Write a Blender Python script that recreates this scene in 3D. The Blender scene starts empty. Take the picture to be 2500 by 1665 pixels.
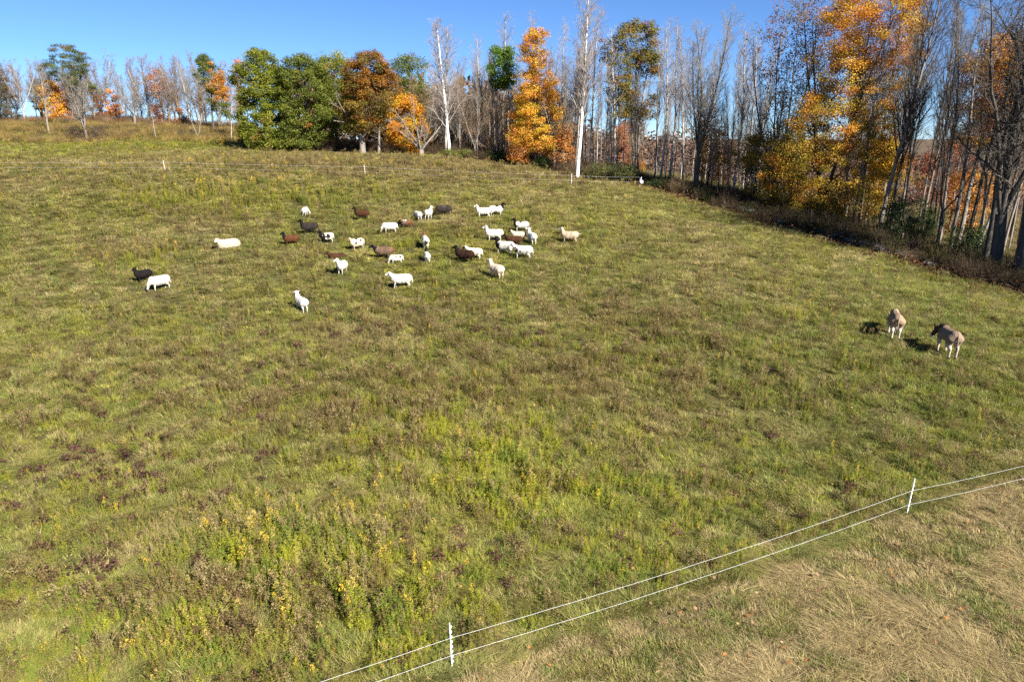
import bpy, math, random
import numpy as np
from mathutils import Vector, Matrix, Euler

scene = bpy.context.scene
R = math.radians

# ------------------------------------------------------------------ camera
CAM_H, PITCH = 10.0, R(16.7)
cam_data = bpy.data.cameras.new('camera')
cam_data.lens = 24.0
cam_data.sensor_width = 36.0
cam_data.clip_start = 0.1
cam_data.clip_end = 6000.0
cam = bpy.data.objects.new('camera', cam_data)
cam.location = (0, 0, CAM_H)
cam.rotation_euler = (R(90) - PITCH, 0, 0)
scene.collection.objects.link(cam)
scene.camera = cam

# ------------------------------------------------------------------ sky, sun, exposure
SUN_EL = R(35.0)
SUN_TO = Vector((0.66, -0.75, 0)).normalized()          # horizontal direction towards the sun
world = bpy.data.worlds.new('World')
scene.world = world
world.use_nodes = True
wn = world.node_tree
bg = wn.nodes['Background']
sky = wn.nodes.new('ShaderNodeTexSky')
sky.sky_type = 'NISHITA'
sky.sun_disc = False
sky.sun_elevation = SUN_EL
sky.sun_rotation = math.atan2(SUN_TO.x, SUN_TO.y)
sky.altitude = 3800.0
sky.air_density = 1.0
sky.dust_density = 0.05
sky.ozone_density = 9.0
wn.links.new(sky.outputs['Color'], bg.inputs['Color'])
bg.inputs['Strength'].default_value = 0.05

sun_data = bpy.data.lights.new('sun', 'SUN')
sun_data.energy = 5.0
sun_data.angle = R(0.5)
sun_data.color = (1.0, 0.95, 0.87)
sun = bpy.data.objects.new('sun', sun_data)
to_sun = Vector((SUN_TO.x * math.cos(SUN_EL), SUN_TO.y * math.cos(SUN_EL), math.sin(SUN_EL)))
sun.rotation_euler = to_sun.to_track_quat('Z', 'Y').to_euler()
sun.location = to_sun * 60
scene.collection.objects.link(sun)

scene.view_settings.view_transform = 'Standard'
scene.view_settings.look = 'None'
scene.view_settings.gamma = 1.0
scene.view_settings.use_curve_mapping = False
scene.view_settings.exposure = 1.70
scene.cycles.use_denoising = False
scene.cycles.max_bounces = 5
scene.cycles.diffuse_bounces = 3
scene.cycles.transmission_bounces = 3
scene.cycles.glossy_bounces = 2
scene.cycles.sample_clamp_indirect = 4.0

rng = np.random.default_rng(11)
random.seed(5)

# ------------------------------------------------------------------ helpers
F = 2500 * 24.0 / 36.0                                   # focal length in photo pixels
CP, SP = math.cos(PITCH), math.sin(PITCH)

def elev(py):
    return math.atan((832.5 - py) / F) - PITCH

def z_at(py, px, Y):
    t = (832.5 - py) / F
    return CAM_H + Y * (-SP + t * CP) / (CP + t * SP)

def link(o, parent=None):
    scene.collection.objects.link(o)
    if parent is not None:
        o.parent = parent
    return o

def tag(o, label=None, cat=None, group=None, kind=None):
    if label: o['label'] = label
    if cat: o['category'] = cat
    if group: o['group'] = group
    if kind: o['kind'] = kind
    return o

def empty(name, loc=(0, 0, 0), rz=0.0):
    o = bpy.data.objects.new(name, None)
    o.empty_display_size = 0.2
    o.location = loc
    o.rotation_euler = (0, 0, rz)
    return link(o)

def obj(name, me, parent=None, mat=None):
    o = bpy.data.objects.new(name, me)
    if mat is not None and not me.materials:
        me.materials.append(mat)
    return link(o, parent)

def mesh_np(name, V, Q=None, T=None, col=None, smooth=False, mat=None, cname='col'):
    V = np.asarray(V, dtype=np.float32)
    Q = np.zeros((0, 4), np.int32) if Q is None or len(Q) == 0 else np.asarray(Q, np.int32)
    T = np.zeros((0, 3), np.int32) if T is None or len(T) == 0 else np.asarray(T, np.int32)
    me = bpy.data.meshes.new(name)
    me.vertices.add(len(V))
    me.vertices.foreach_set('co', V.ravel())
    nl = Q.size + T.size
    me.loops.add(nl)
    me.loops.foreach_set('vertex_index', np.concatenate([Q.ravel(), T.ravel()]))
    me.polygons.add(len(Q) + len(T))
    ls = np.concatenate([np.arange(len(Q)) * 4, Q.size + np.arange(len(T)) * 3]).astype(np.int32)
    me.polygons.foreach_set('loop_start', ls)
    me.polygons.foreach_set('use_smooth', np.full(len(Q) + len(T), smooth))
    if col is not None:
        c = np.asarray(col, np.float32)
        if c.shape[1] == 3:
            c = np.concatenate([c, np.ones((len(c), 1), np.float32)], 1)
        a = me.attributes.new(cname, 'FLOAT_COLOR', 'POINT')
        a.data.foreach_set('color', c.ravel())
    me.update(calc_edges=True)
    me.validate()
    if mat is not None:
        me.materials.append(mat)
    return me

class Acc:
    """collects vertices, quads, triangles and colours for one mesh"""
    def __init__(s):
        s.V, s.Q, s.T, s.C, s.n = [], [], [], [], 0
    def add(s, V, Q=None, T=None, C=None):
        V = np.asarray(V, float).reshape(-1, 3)
        if Q is not None and len(Q): s.Q.append(np.asarray(Q, int).reshape(-1, 4) + s.n)
        if T is not None and len(T): s.T.append(np.asarray(T, int).reshape(-1, 3) + s.n)
        s.V.append(V)
        if C is not None:
            C = np.asarray(C, float)
            if C.ndim == 1: C = np.tile(C, (len(V), 1))
            s.C.append(C)
        s.n += len(V)
    def mesh(s, name, mat=None, smooth=False, cname='col'):
        return mesh_np(name, np.concatenate(s.V),
                       np.concatenate(s.Q) if s.Q else None,
                       np.concatenate(s.T) if s.T else None,
                       np.concatenate(s.C) if s.C else None, smooth, mat, cname)

def hash2(ix, iy, seed=0):
    n = (ix.astype(np.int64) * 374761393 + iy.astype(np.int64) * 668265263 + seed * 982451653) & 0x7fffffff
    n = ((n ^ (n >> 13)) * 1274126177) & 0x7fffffff
    return ((n ^ (n >> 16)) & 0xffff) / 65535.0

def vnoise(x, y, s=1.0, seed=0):
    x = np.asarray(x, float) / s; y = np.asarray(y, float) / s
    ix = np.floor(x); iy = np.floor(y)
    fx = x - ix; fy = y - iy
    fx = fx * fx * (3 - 2 * fx); fy = fy * fy * (3 - 2 * fy)
    a = hash2(ix, iy, seed); b = hash2(ix + 1, iy, seed)
    c = hash2(ix, iy + 1, seed); d = hash2(ix + 1, iy + 1, seed)
    return (a * (1 - fx) + b * fx) * (1 - fy) + (c * (1 - fx) + d * fx) * fy

def fbm(x, y, s=1.0, seed=0, o=3):
    v = 0; w = 0; a = 1.0
    for k in range(o):
        v = v + a * vnoise(x, y, s / 2 ** k, seed + k * 7); w += a; a *= 0.55
    return v / w

# ------------------------------------------------------------------ materials
def new_mat(name):
    m = bpy.data.materials.new(name)
    m.use_nodes = True
    nt = m.node_tree
    for n in list(nt.nodes): nt.nodes.remove(n)
    out = nt.nodes.new('ShaderNodeOutputMaterial')
    return m, nt, out

def principled(nt, rough=0.8, spec=0.2):
    p = nt.nodes.new('ShaderNodeBsdfPrincipled')
    p.inputs['Roughness'].default_value = rough
    p.inputs['Specular IOR Level'].default_value = spec
    return p

def noise_node(nt, scale, detail=4, coord='Object', stretch=None, rough=0.55):
    tc = nt.nodes.new('ShaderNodeTexCoord')
    n = nt.nodes.new('ShaderNodeTexNoise')
    n.inputs['Scale'].default_value = scale
    n.inputs['Detail'].default_value = detail
    n.inputs['Roughness'].default_value = rough
    if stretch:
        mp = nt.nodes.new('ShaderNodeMapping')
        mp.inputs['Scale'].default_value = stretch
        nt.links.new(tc.outputs[coord], mp.inputs['Vector'])
        nt.links.new(mp.outputs['Vector'], n.inputs['Vector'])
    else:
        nt.links.new(tc.outputs[coord], n.inputs['Vector'])
    return n

def ramp(nt, fac, stops):
    r = nt.nodes.new('ShaderNodeValToRGB')
    while len(r.color_ramp.elements) < len(stops): r.color_ramp.elements.new(0.5)
    for e, (p, c) in zip(r.color_ramp.elements, stops):
        e.position = p; e.color = (*c, 1)
    nt.links.new(fac, r.inputs['Fac'])
    return r

def mix_col(nt, fac, a, b, mode='MIX'):
    m = nt.nodes.new('ShaderNodeMix'); m.data_type = 'RGBA'; m.blend_type = mode
    for s, v in ((m.inputs[0], fac), (m.inputs[6], a), (m.inputs[7], b)):
        if isinstance(v, (int, float)): s.default_value = v
        elif isinstance(v, tuple): s.default_value = (*v, 1)
        else: nt.links.new(v, s)
    return m.outputs[2]

def bump(nt, height, strength, dist, target):
    b = nt.nodes.new('ShaderNodeBump')
    b.inputs['Strength'].default_value = strength
    b.inputs['Distance'].default_value = dist
    nt.links.new(height, b.inputs['Height'])
    nt.links.new(b.outputs['Normal'], target)

def leafy_shader(nt, out, col, trans=0.35, rough=0.6):
    p = principled(nt, rough, 0.25)
    nt.links.new(col, p.inputs['Base Color'])
    tr = nt.nodes.new('ShaderNodeBsdfTranslucent')
    nt.links.new(col, tr.inputs['Color'])
    mx = nt.nodes.new('ShaderNodeMixShader')
    mx.inputs[0].default_value = trans
    nt.links.new(p.outputs[0], mx.inputs[1]); nt.links.new(tr.outputs[0], mx.inputs[2])
    nt.links.new(mx.outputs[0], out.inputs['Surface'])

def mat_foliage(name, trans=0.35, rough=0.6):
    m, nt, out = new_mat(name)
    a = nt.nodes.new('ShaderNodeAttribute'); a.attribute_name = 'col'
    leafy_shader(nt, out, a.outputs['Color'], trans, rough)
    return m

def mat_scatter(name, trans=0.40):
    """plants of the meadow: the tint belongs to the plant, the per-blade value to the blade"""
    m, nt, out = new_mat(name)
    t1 = nt.nodes.new('ShaderNodeAttribute'); t1.attribute_type = 'INSTANCER'; t1.attribute_name = 'tint'
    t2 = nt.nodes.new('ShaderNodeAttribute'); t2.attribute_type = 'INSTANCER'; t2.attribute_name = 'tint2'
    a = nt.nodes.new('ShaderNodeAttribute'); a.attribute_name = 'col'
    sp = nt.nodes.new('ShaderNodeSeparateColor'); nt.links.new(a.outputs['Color'], sp.inputs[0])
    c = mix_col(nt, sp.outputs[0], t1.outputs['Color'], t2.outputs['Color'])
    mul = nt.nodes.new('ShaderNodeMapRange')
    mul.inputs['To Min'].default_value = 0.55; mul.inputs['To Max'].default_value = 1.45
    nt.links.new(sp.outputs[1], mul.inputs['Value'])
    cc = nt.nodes.new('ShaderNodeCombineColor')
    for k in range(3): nt.links.new(mul.outputs[0], cc.inputs[k])
    c2 = mix_col(nt, 1.0, c, cc.outputs[0], 'MULTIPLY')
    leafy_shader(nt, out, c2, trans, 0.65)
    return m

def mat_bark(name, c1, c2, scale=3.0, stretch=(4, 4, 0.6)):
    m, nt, out = new_mat(name)
    p = principled(nt, 0.9, 0.1)
    n = noise_node(nt, scale, 5, stretch=stretch)
    r = ramp(nt, n.outputs['Fac'], [(0.3, c1), (0.7, c2)])
    nt.links.new(r.outputs['Color'], p.inputs['Base Color'])
    bump(nt, n.outputs['Fac'], 0.5, 0.03, p.inputs['Normal'])
    nt.links.new(p.outputs[0], out.inputs['Surface'])
    return m

def mat_birch(name):
    m, nt, out = new_mat(name)
    p = principled(nt, 0.7, 0.2)
    n = noise_node(nt, 2.2, 4, stretch=(1.0, 1.0, 3.2))
    r = ramp(nt, n.outputs['Fac'], [(0.33, (0.05, 0.045, 0.04)), (0.40, (0.55, 0.52, 0.47)), (0.6, (0.82, 0.79, 0.73))])
    nt.links.new(r.outputs['Color'], p.inputs['Base Color'])
    nt.links.new(p.outputs[0], out.inputs['Surface'])
    return m

def mat_plain(name, col, rough=0.6, var=0.25, scale=12.0, spec=0.3):
    m, nt, out = new_mat(name)
    p = principled(nt, rough, spec)
    n = noise_node(nt, scale, 4)
    lo = tuple(c * (1 - var) for c in col); hi = tuple(min(1, c * (1 + var)) for c in col)
    r = ramp(nt, n.outputs['Fac'], [(0.3, lo), (0.7, hi)])
    nt.links.new(r.outputs['Color'], p.inputs['Base Color'])
    bump(nt, n.outputs['Fac'], 0.3, 0.01, p.inputs['Normal'])
    nt.links.new(p.outputs[0], out.inputs['Surface'])
    return m

def mat_coat(name):
    m, nt, out = new_mat(name)
    p = principled(nt, 0.95, 0.05)
    a = nt.nodes.new('ShaderNodeAttribute'); a.attribute_name = 'col'
    n = noise_node(nt, 14.0, 4)
    r = ramp(nt, n.outputs['Fac'], [(0.25, (0.72, 0.70, 0.66)), (0.7, (1, 1, 1))])
    c = mix_col(nt, 1.0, a.outputs['Color'], r.outputs['Color'], 'MULTIPLY')
    nt.links.new(c, p.inputs['Base Color'])
    bump(nt, n.outputs['Fac'], 0.6, 0.03, p.inputs['Normal'])
    nt.links.new(p.outputs[0], out.inputs['Surface'])
    return m

def mat_ground():
    m, nt, out = new_mat('meadow_soil_and_thatch')
    p = principled(nt, 0.95, 0.05)
    a = nt.nodes.new('ShaderNodeAttribute'); a.attribute_name = 'col'
    n1 = noise_node(nt, 1.3, 6); n2 = noise_node(nt, 9.0, 6)
    r1 = ramp(nt, n1.outputs['Fac'], [(0.3, (0.7, 0.7, 0.7)), (0.7, (1.25, 1.25, 1.2))])
    r2 = ramp(nt, n2.outputs['Fac'], [(0.3, (0.55, 0.52, 0.5)), (0.72, (1.4, 1.35, 1.3))])
    c = mix_col(nt, 1.0, a.outputs['Color'], r1.outputs['Color'], 'MULTIPLY')
    c = mix_col(nt, 1.0, c, r2.outputs['Color'], 'MULTIPLY')
    nt.links.new(c, p.inputs['Base Color'])
    bump(nt, n2.outputs['Fac'], 0.8, 0.08, p.inputs['Normal'])
    nt.links.new(p.outputs[0], out.inputs['Surface'])
    return m

M_LEAF = mat_foliage('foliage', 0.38)
M_LEAF_EVER = mat_foliage('evergreen_foliage', 0.15)
M_SCAT = mat_scatter('meadow_plants')
M_BIRCH = mat_birch('birch_bark')
M_ASPEN = mat_bark('aspen_bark', (0.20, 0.18, 0.15), (0.48, 0.45, 0.40))
M_GREY = mat_bark('grey_bark', (0.11, 0.095, 0.08), (0.27, 0.24, 0.20))
M_DARK = mat_bark('dark_bark', (0.035, 0.03, 0.026), (0.11, 0.095, 0.08))
M_TAN = mat_bark('tan_twig_bark', (0.13, 0.085, 0.05), (0.26, 0.18, 0.11))
M_PALE = mat_bark('pale_twig_bark', (0.17, 0.145, 0.13), (0.33, 0.29, 0.26))
M_COAT = mat_coat('animal_coat')
M_EYE = mat_plain('animal_eye', (0.01, 0.008, 0.006), 0.2, 0.1)
M_STONE = mat_plain('fieldstone', (0.075, 0.072, 0.068), 0.9, 0.55, 5.0)
M_STAKE = mat_plain('weathered_stake_wood', (0.30, 0.26, 0.21), 0.9, 0.4, 8.0)
M_WHITE = mat_plain('white_plastic', (0.80, 0.80, 0.82), 0.45, 0.04, 20.0)
M_WIRE = mat_plain('white_polywire', (0.62, 0.62, 0.61), 0.6, 0.08, 30.0)
M_STEEL = mat_plain('steel_spike', (0.35, 0.35, 0.36), 0.4, 0.2, 20.0)
M_BLUE = mat_plain('dark_blue_plastic', (0.03, 0.05, 0.14), 0.5, 0.1, 20.0)

# ------------------------------------------------------------------ terrain
CTRL = [  # (px, py, forward metres) read off the photograph, turned into world points
    (1100, 1632, 10.95), (2213, 1258, 16.5), (0, 1660, 10.5), (2500, 1660, 10.5), (1250, 1640, 10.8),
    (0, 1200, 17.2), (1250, 1000, 22.5), (700, 1300, 15.4), (0, 850, 28.0), (1800, 1100, 20.0), (2500, 1140, 18.2),
    (2178, 826, 27.2), (2318, 876, 25.6), (737, 757, 32.5), (384, 708, 35.0), (977, 700, 35.5), (1207, 680, 36.5),
    (554, 608, 42.0), (1386, 592, 43.5), (1700, 700, 35.5), (1176, 527, 51.0), (749, 527, 51.0), (100, 600, 42.5),
    (1250, 620, 41), (200, 500, 53), (1500, 520, 51.5),
    (0, 425, 62.5), (400, 420, 63.5), (885, 428, 66.0), (1395, 450, 67.5), (1560, 455, 69.5),
    (300, 390, 72.0), (0, 360, 86.0), (500, 350, 90), (200, 350, 94.0), (100, 300, 114.0), (400, 312, 114.0), (560, 318, 112.0),
    (680, 366, 81.0), (885, 376, 79.5), (1030, 377, 79.0), (1098, 384, 78.0), (1310, 407, 75.0), (1408, 441, 70.5),
    (1800, 516, 60.5), (1978, 552, 55.0), (2203, 604, 48.0), (2480, 705, 37.5), (1700, 480, 64.5),
    (2300, 520, 95.0), (1900, 470, 95.0), (2450, 540, 75.0), (1600, 430, 95), (1300, 385, 100), (900, 360, 105),
]
WORLD_CTRL = [(-130, 90, 9.0), (-120, 50, 4.5), (-90, 20, 0.8), (0, -60, -1.5), (-150, -60, 0.5), (150, -60, -4), (130, 60, -1.5),
              (120, 150, -6), (0, 220, 2), (-160, 220, 10), (250, 350, -9), (-400, 350, 8), (0, 500, -8), (500, 500, -10),
              (-500, 0, 2), (500, 0, -8), (0, -500, -8), (700, 1200, -10), (-700, 1200, -6), (0, 2000, -10), (60, 20, 0.3), (50, 45, 0.6)]

def _pt(px, Y, z):
    zc = Y * CP + (CAM_H - z) * SP
    return (px - 1250) / F * zc
P = [(_pt(px, Y, z_at(py, px, Y)), Y, z_at(py, px, Y)) for px, py, Y in CTRL] + list(WORLD_CTRL)
P = np.array(P, float)
MQ = 9.0
def _phi(d2): return np.sqrt(d2 + MQ * MQ)
_n = len(P)
_A = np.zeros((_n + 3, _n + 3))
_d2 = (P[:, None, 0] - P[None, :, 0]) ** 2 + (P[:, None, 1] - P[None, :, 1]) ** 2
_A[:_n, :_n] = _phi(_d2) - np.eye(_n) * 0.6
_A[:_n, _n] = 1; _A[:_n, _n + 1] = P[:, 0] / 100; _A[:_n, _n + 2] = P[:, 1] / 100
_A[_n:, :_n] = _A[:_n, _n:].T
_W = np.linalg.solve(_A, np.concatenate([P[:, 2], np.zeros(3)]))

def H(x, y):
    x = np.asarray(x, float); y = np.asarray(y, float)
    sh = np.broadcast(x, y).shape
    xf = np.broadcast_to(x, sh).ravel(); yf = np.broadcast_to(y, sh).ravel()
    out = np.empty(len(xf))
    for k in range(0, len(xf), 20000):
        a = xf[k:k + 20000]; b = yf[k:k + 20000]
        d2 = (a[:, None] - P[None, :, 0]) ** 2 + (b[:, None] - P[None, :, 1]) ** 2
        out[k:k + 20000] = _phi(d2) @ _W[:_n] + _W[_n] + _W[_n + 1] * a / 100 + _W[_n + 2] * b / 100
    near = np.exp(-((xf / 150) ** 2 + ((yf - 50) / 150) ** 2))
    out += near * ((fbm(xf, yf, 3.1, 3, 3) - 0.5) * 0.22 + (fbm(xf, yf, 14, 9, 2) - 0.5) * 0.35)
    far = np.clip((np.hypot(xf, yf) - 900) / 1500, 0, 1)
    out = out * (1 - far) + (-12) * far
    return out.reshape(sh)

def Hs(x, y): return float(H(np.array([x]), np.array([y]))[0])

def at(px, Y):
    """ground point under photo column px at forward distance Y"""
    x = (px - 1250) / F * Y
    for _ in range(4):
        z = Hs(x, Y)
        x = (px - 1250) / F * (Y * CP + (CAM_H - z) * SP)
    return x, Y, Hs(x, Y)

def pix(px, py, ymax=160.0):
    """first ground point along the view ray through a photo pixel"""
    r = (px - 1250) / F; t = (832.5 - py) / F
    d = np.array([r, CP + t * SP, -SP + t * CP]); d /= d[1]
    Y = np.arange(7.0, ymax, 0.1)
    z = CAM_H + d[2] * Y
    g = H(d[0] * Y, Y)
    k = np.argmax(z <= g) if np.any(z <= g) else len(Y) - 1
    return float(d[0] * Y[k]), float(Y[k]), float(g[k])

# where the meadow ends
EDGE_X = np.array([-200, -33.5, -31.5, -17, -7, 2.7, 6.3, 12.7, 40])
EDGE_Y = np.array([126, 124, 81.5, 79.5, 78, 75, 71.5, 70.5, 70.0])
def tl(Y): return 13.0 + (70 - Y) * 0.440                # tree row on the right
def in_field(x, y, m=0.0):
    return (y < np.interp(x, EDGE_X, EDGE_Y) - m) & (x < tl(y) - m)
FP1 = np.array(at(1102, 10.95)[:2]); FP2 = np.array(at(2213, 16.5)[:2])
_fd = (FP2 - FP1) / np.linalg.norm(FP2 - FP1)
def mown_sd(x, y):                                       # > 0 on the mown side of the near fence
    return (x - FP1[0]) * _fd[1] - (y - FP1[1]) * _fd[0]

def axis(lo, hi, step, far):
    core = list(np.arange(lo, hi + 1e-6, step))
    s, v, L = step, lo, []
    while v > -far:
        s *= 1.25; v -= s; L.append(v)
    s, v, U = step, hi, []
    while v < far:
        s *= 1.25; v += s; U.append(v)
    return np.array(L[::-1] + core + U)

gx = axis(-95, 70, 0.75, 4000); gy = axis(4, 135, 0.75, 4000)
GX, GY = np.meshgrid(gx, gy)
GZ = H(GX, GY)
GV = np.stack([GX.ravel(), GY.ravel(), GZ.ravel()], 1)
nx_, ny_ = len(gx), len(gy)
ii = (np.arange(ny_ - 1)[:, None] * nx_ + np.arange(nx_ - 1)[None, :]).ravel()
GQ = np.stack([ii, ii + 1, ii + 1 + nx_, ii + nx_], 1)
fx, fy = GV[:, 0], GV[:, 1]
inf = np.clip((np.minimum(np.interp(fx, EDGE_X, EDGE_Y) - fy, (tl(fy) - fx) * 1.0) + 1.0) / 2.0, 0, 1)[:, None]
c_field = np.array([0.075, 0.068, 0.027]); c_litter = np.array([0.075, 0.048, 0.030]); c_hay = np.array([0.105, 0.085, 0.042])
gc = c_field * inf + c_litter * (1 - inf)
mw = np.clip(mown_sd(fx, fy) / 1.0, 0, 1)[:, None] * (fy[:, None] < 60)
gc = gc * (1 - mw) + c_hay * mw
farw = np.clip((np.hypot(fx, fy)[:, None] - 110) / 60, 0, 1) * (1 - np.clip((-fx[:, None] - 20) / 20, 0, 1))
gc = gc * (1 - farw) + np.array([0.11, 0.085, 0.058]) * farw
ground = obj('ground', mesh_np('ground', GV, GQ, col=gc, smooth=True, mat=mat_ground()))
tag(ground, kind='structure')

# ------------------------------------------------------------------ meadow plants (uncountable)
def blades(seed, n, rad, h0, h1, w, lean, curve, dry=0.3, flat=0.0, segs=2):
    """a tuft of n grass blades; col = (mix to second tint, brightness)"""
    g = np.random.default_rng(seed)
    ang = g.uniform(0, 2 * np.pi, n); rr = rad * np.sqrt(g.uniform(0, 1, n))
    base = np.stack([rr * np.cos(ang), rr * np.sin(ang), np.zeros(n)], 1)
    la = ang + g.normal(0, 0.9, n)
    ld = np.stack([np.cos(la), np.sin(la), np.zeros(n)], 1)
    ld = ld * (1 - flat) + np.array([1.0, 0.15, 0]) * flat
    hh = g.uniform(h0, h1, n)
    ln = lean * g.uniform(0.3, 1.3, n)
    side = np.cross(ld, [0, 0, 1.0]); side /= np.linalg.norm(side, axis=1, keepdims=True) + 1e-9
    ts = np.linspace(0, 1, segs + 1)
    A = Acc(); V = []
    for t in ts:
        up = hh * (t - curve * t * t)
        out = hh * (ln * t + curve * 1.2 * t * t)
        p = base + ld * out[:, None] + np.stack([0 * up, 0 * up, up], 1)
        ww = (w * g.uniform(0.7, 1.3, n) * (1 - t ** 1.6))[:, None] * 0.5
        if t < 1: V += [p - side * ww, p + side * ww]
        else: V += [p]
    V = np.stack(V, 1); m = V.shape[1]
    b = np.arange(n)[:, None] * m
    Q = []
    for s in range(segs - 1):
        Q.append(b + np.array([[2 * s, 2 * s + 1, 2 * s + 3, 2 * s + 2]]))
    T = b + np.array([[2 * segs - 2, 2 * segs - 1, 2 * segs]])
    dr = (g.uniform(0, 1, n) < dry) * g.uniform(0.4, 1.0, n)
    br = g.uniform(0, 1, n)
    C = np.repeat(np.stack([dr, br, 0 * br], 1), m, 0)
    return V.reshape(-1, 3), (np.concatenate(Q) if Q else None), T, C

def leaf_quads(c, d, nrm, L, W):
    """lance shaped leaves: two triangles-pairs folded along the middle"""
    s = np.cross(d, nrm); s /= np.linalg.norm(s, axis=1, keepdims=True) + 1e-9
    L = L[:, None]; W = W[:, None]
    V = np.stack([c, c + d * L * 0.45 + s * W * 0.5, c + d * L - nrm * L * 0.15, c + d * L * 0.45 - s * W * 0.5], 1)
    n = len(c)
    Q = np.arange(n)[:, None] * 4 + np.array([[0, 1, 2, 3]])
    return V.reshape(-1, 3), Q

def stem(A, p0, p1, r, C):
    d = np.array(p1) - np.array(p0)
    a = np.array([[r, 0, 0], [-r * .5, r * .87, 0], [-r * .5, -r * .87, 0]])
    V = np.concatenate([a + p0, a * 0.6 + p1])
    A.add(V, Q=[[0, 1, 4, 3], [1, 2, 5, 4], [2, 0, 3, 5]], C=C)

def weed(seed, nst, h, nl, L, W, plume=0, spread=0.12, droop=0.2, plume_len=0.2, leaf_from=0.15):
    """upright leafy stems; plume > 0 adds a tapering flower or seed head"""
    g = np.random.default_rng(seed)
    A = Acc()
    for s in range(nst):
        a = g.uniform(0, 6.28); b = np.array([math.cos(a), math.sin(a), 0]) * spread * g.uniform(0.2, 1)
        hh = h * g.uniform(0.7, 1.1)
        tip = b * 1.8 + np.array([g.normal(0, .05), g.normal(0, .05), hh])
        stem(A, b, tip, 0.006, [0.25, 0.35, 0])
        t = np.sort(g.uniform(leaf_from, 1.0, nl)); ph = np.arange(nl) * 2.4 + g.uniform(0, 6)
        c = b + (tip - b) * t[:, None]
        d = np.stack([np.cos(ph), np.sin(ph), g.uniform(-droop, 0.5, nl)], 1)
        d /= np.linalg.norm(d, axis=1, keepdims=True)
        nrm = np.cross(d, np.stack([-np.sin(ph), np.cos(ph), 0 * ph], 1)); nrm *= np.sign(nrm[:, 2:3] + 1e-6)
        ll = L * g.uniform(0.7, 1.2, nl) * (1.05 - 0.55 * t)
        V, Q = leaf_quads(c, d, nrm, ll, W * g.uniform(.8, 1.2, nl))
        C = np.repeat(np.stack([(g.uniform(0, 1, nl) < .12) * .6, g.uniform(.15, 1, nl), 0 * t], 1), 4, 0)
        A.add(V, Q=Q, C=C)
        if plume:
            k = plume
            u = g.uniform(0, 1, k); pr = 0.055 * (1 - u) + 0.012
            pa = g.uniform(0, 6.28, k)
            c = tip + np.stack([np.cos(pa) * pr, np.sin(pa) * pr, (u - 0.25) * plume_len], 1)
            d = g.normal(0, 1, (k, 3)); d /= np.linalg.norm(d, axis=1, keepdims=True)
            nr = g.normal(0, 1, (k, 3)); nr /= np.linalg.norm(nr, axis=1, keepdims=True)
            V, Q = leaf_quads(c, d, nr, np.full(k, .035), np.full(k, .022))
            C = np.repeat(np.stack([np.ones(k), g.uniform(.2, 1, k), 0 * u], 1), 4, 0)
            A.add(V, Q=Q, C=C)
    return A

def broad(seed, n, rad, h, L, W):
    g = np.random.default_rng(seed)
    a = g.uniform(0, 6.28, n); r = rad * np.sqrt(g.uniform(0, 1, n))
    c = np.stack([r * np.cos(a), r * np.sin(a), h * g.uniform(.3, 1, n)], 1)
    ph = a + g.normal(0, .7, n)
    d = np.stack([np.cos(ph), np.sin(ph), g.uniform(-.3, .6, n)], 1); d /= np.linalg.norm(d, axis=1, keepdims=True)
    nr = np.cross(d, np.stack([-np.sin(ph), np.cos(ph), 0 * ph], 1)); nr *= np.sign(nr[:, 2:3] + 1e-6)
    V, Q = leaf_quads(c, d, nr, L * g.uniform(.6, 1.2, n), W * g.uniform(.7, 1.2, n))
    A = Acc()
    A.add(V, Q=Q, C=np.repeat(np.stack([(g.uniform(0, 1, n) < .15) * .7, g.uniform(0, 1, n), 0 * r], 1), 4, 0))
    for k in range(3):
        stem(A, [0, 0, 0], [g.normal(0, rad * .4), g.normal(0, rad * .4), h * .8], .006, [.3, .3, 0])
    return A

def proto_coll(name, meshes):
    c = bpy.data.collections.new(name)                   # source shapes only, never linked to the scene
    for k, me in enumerate(meshes):
        o = bpy.data.objects.new('%s_%02d' % (name, k), me)
        c.objects.link(o)
    return c

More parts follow.
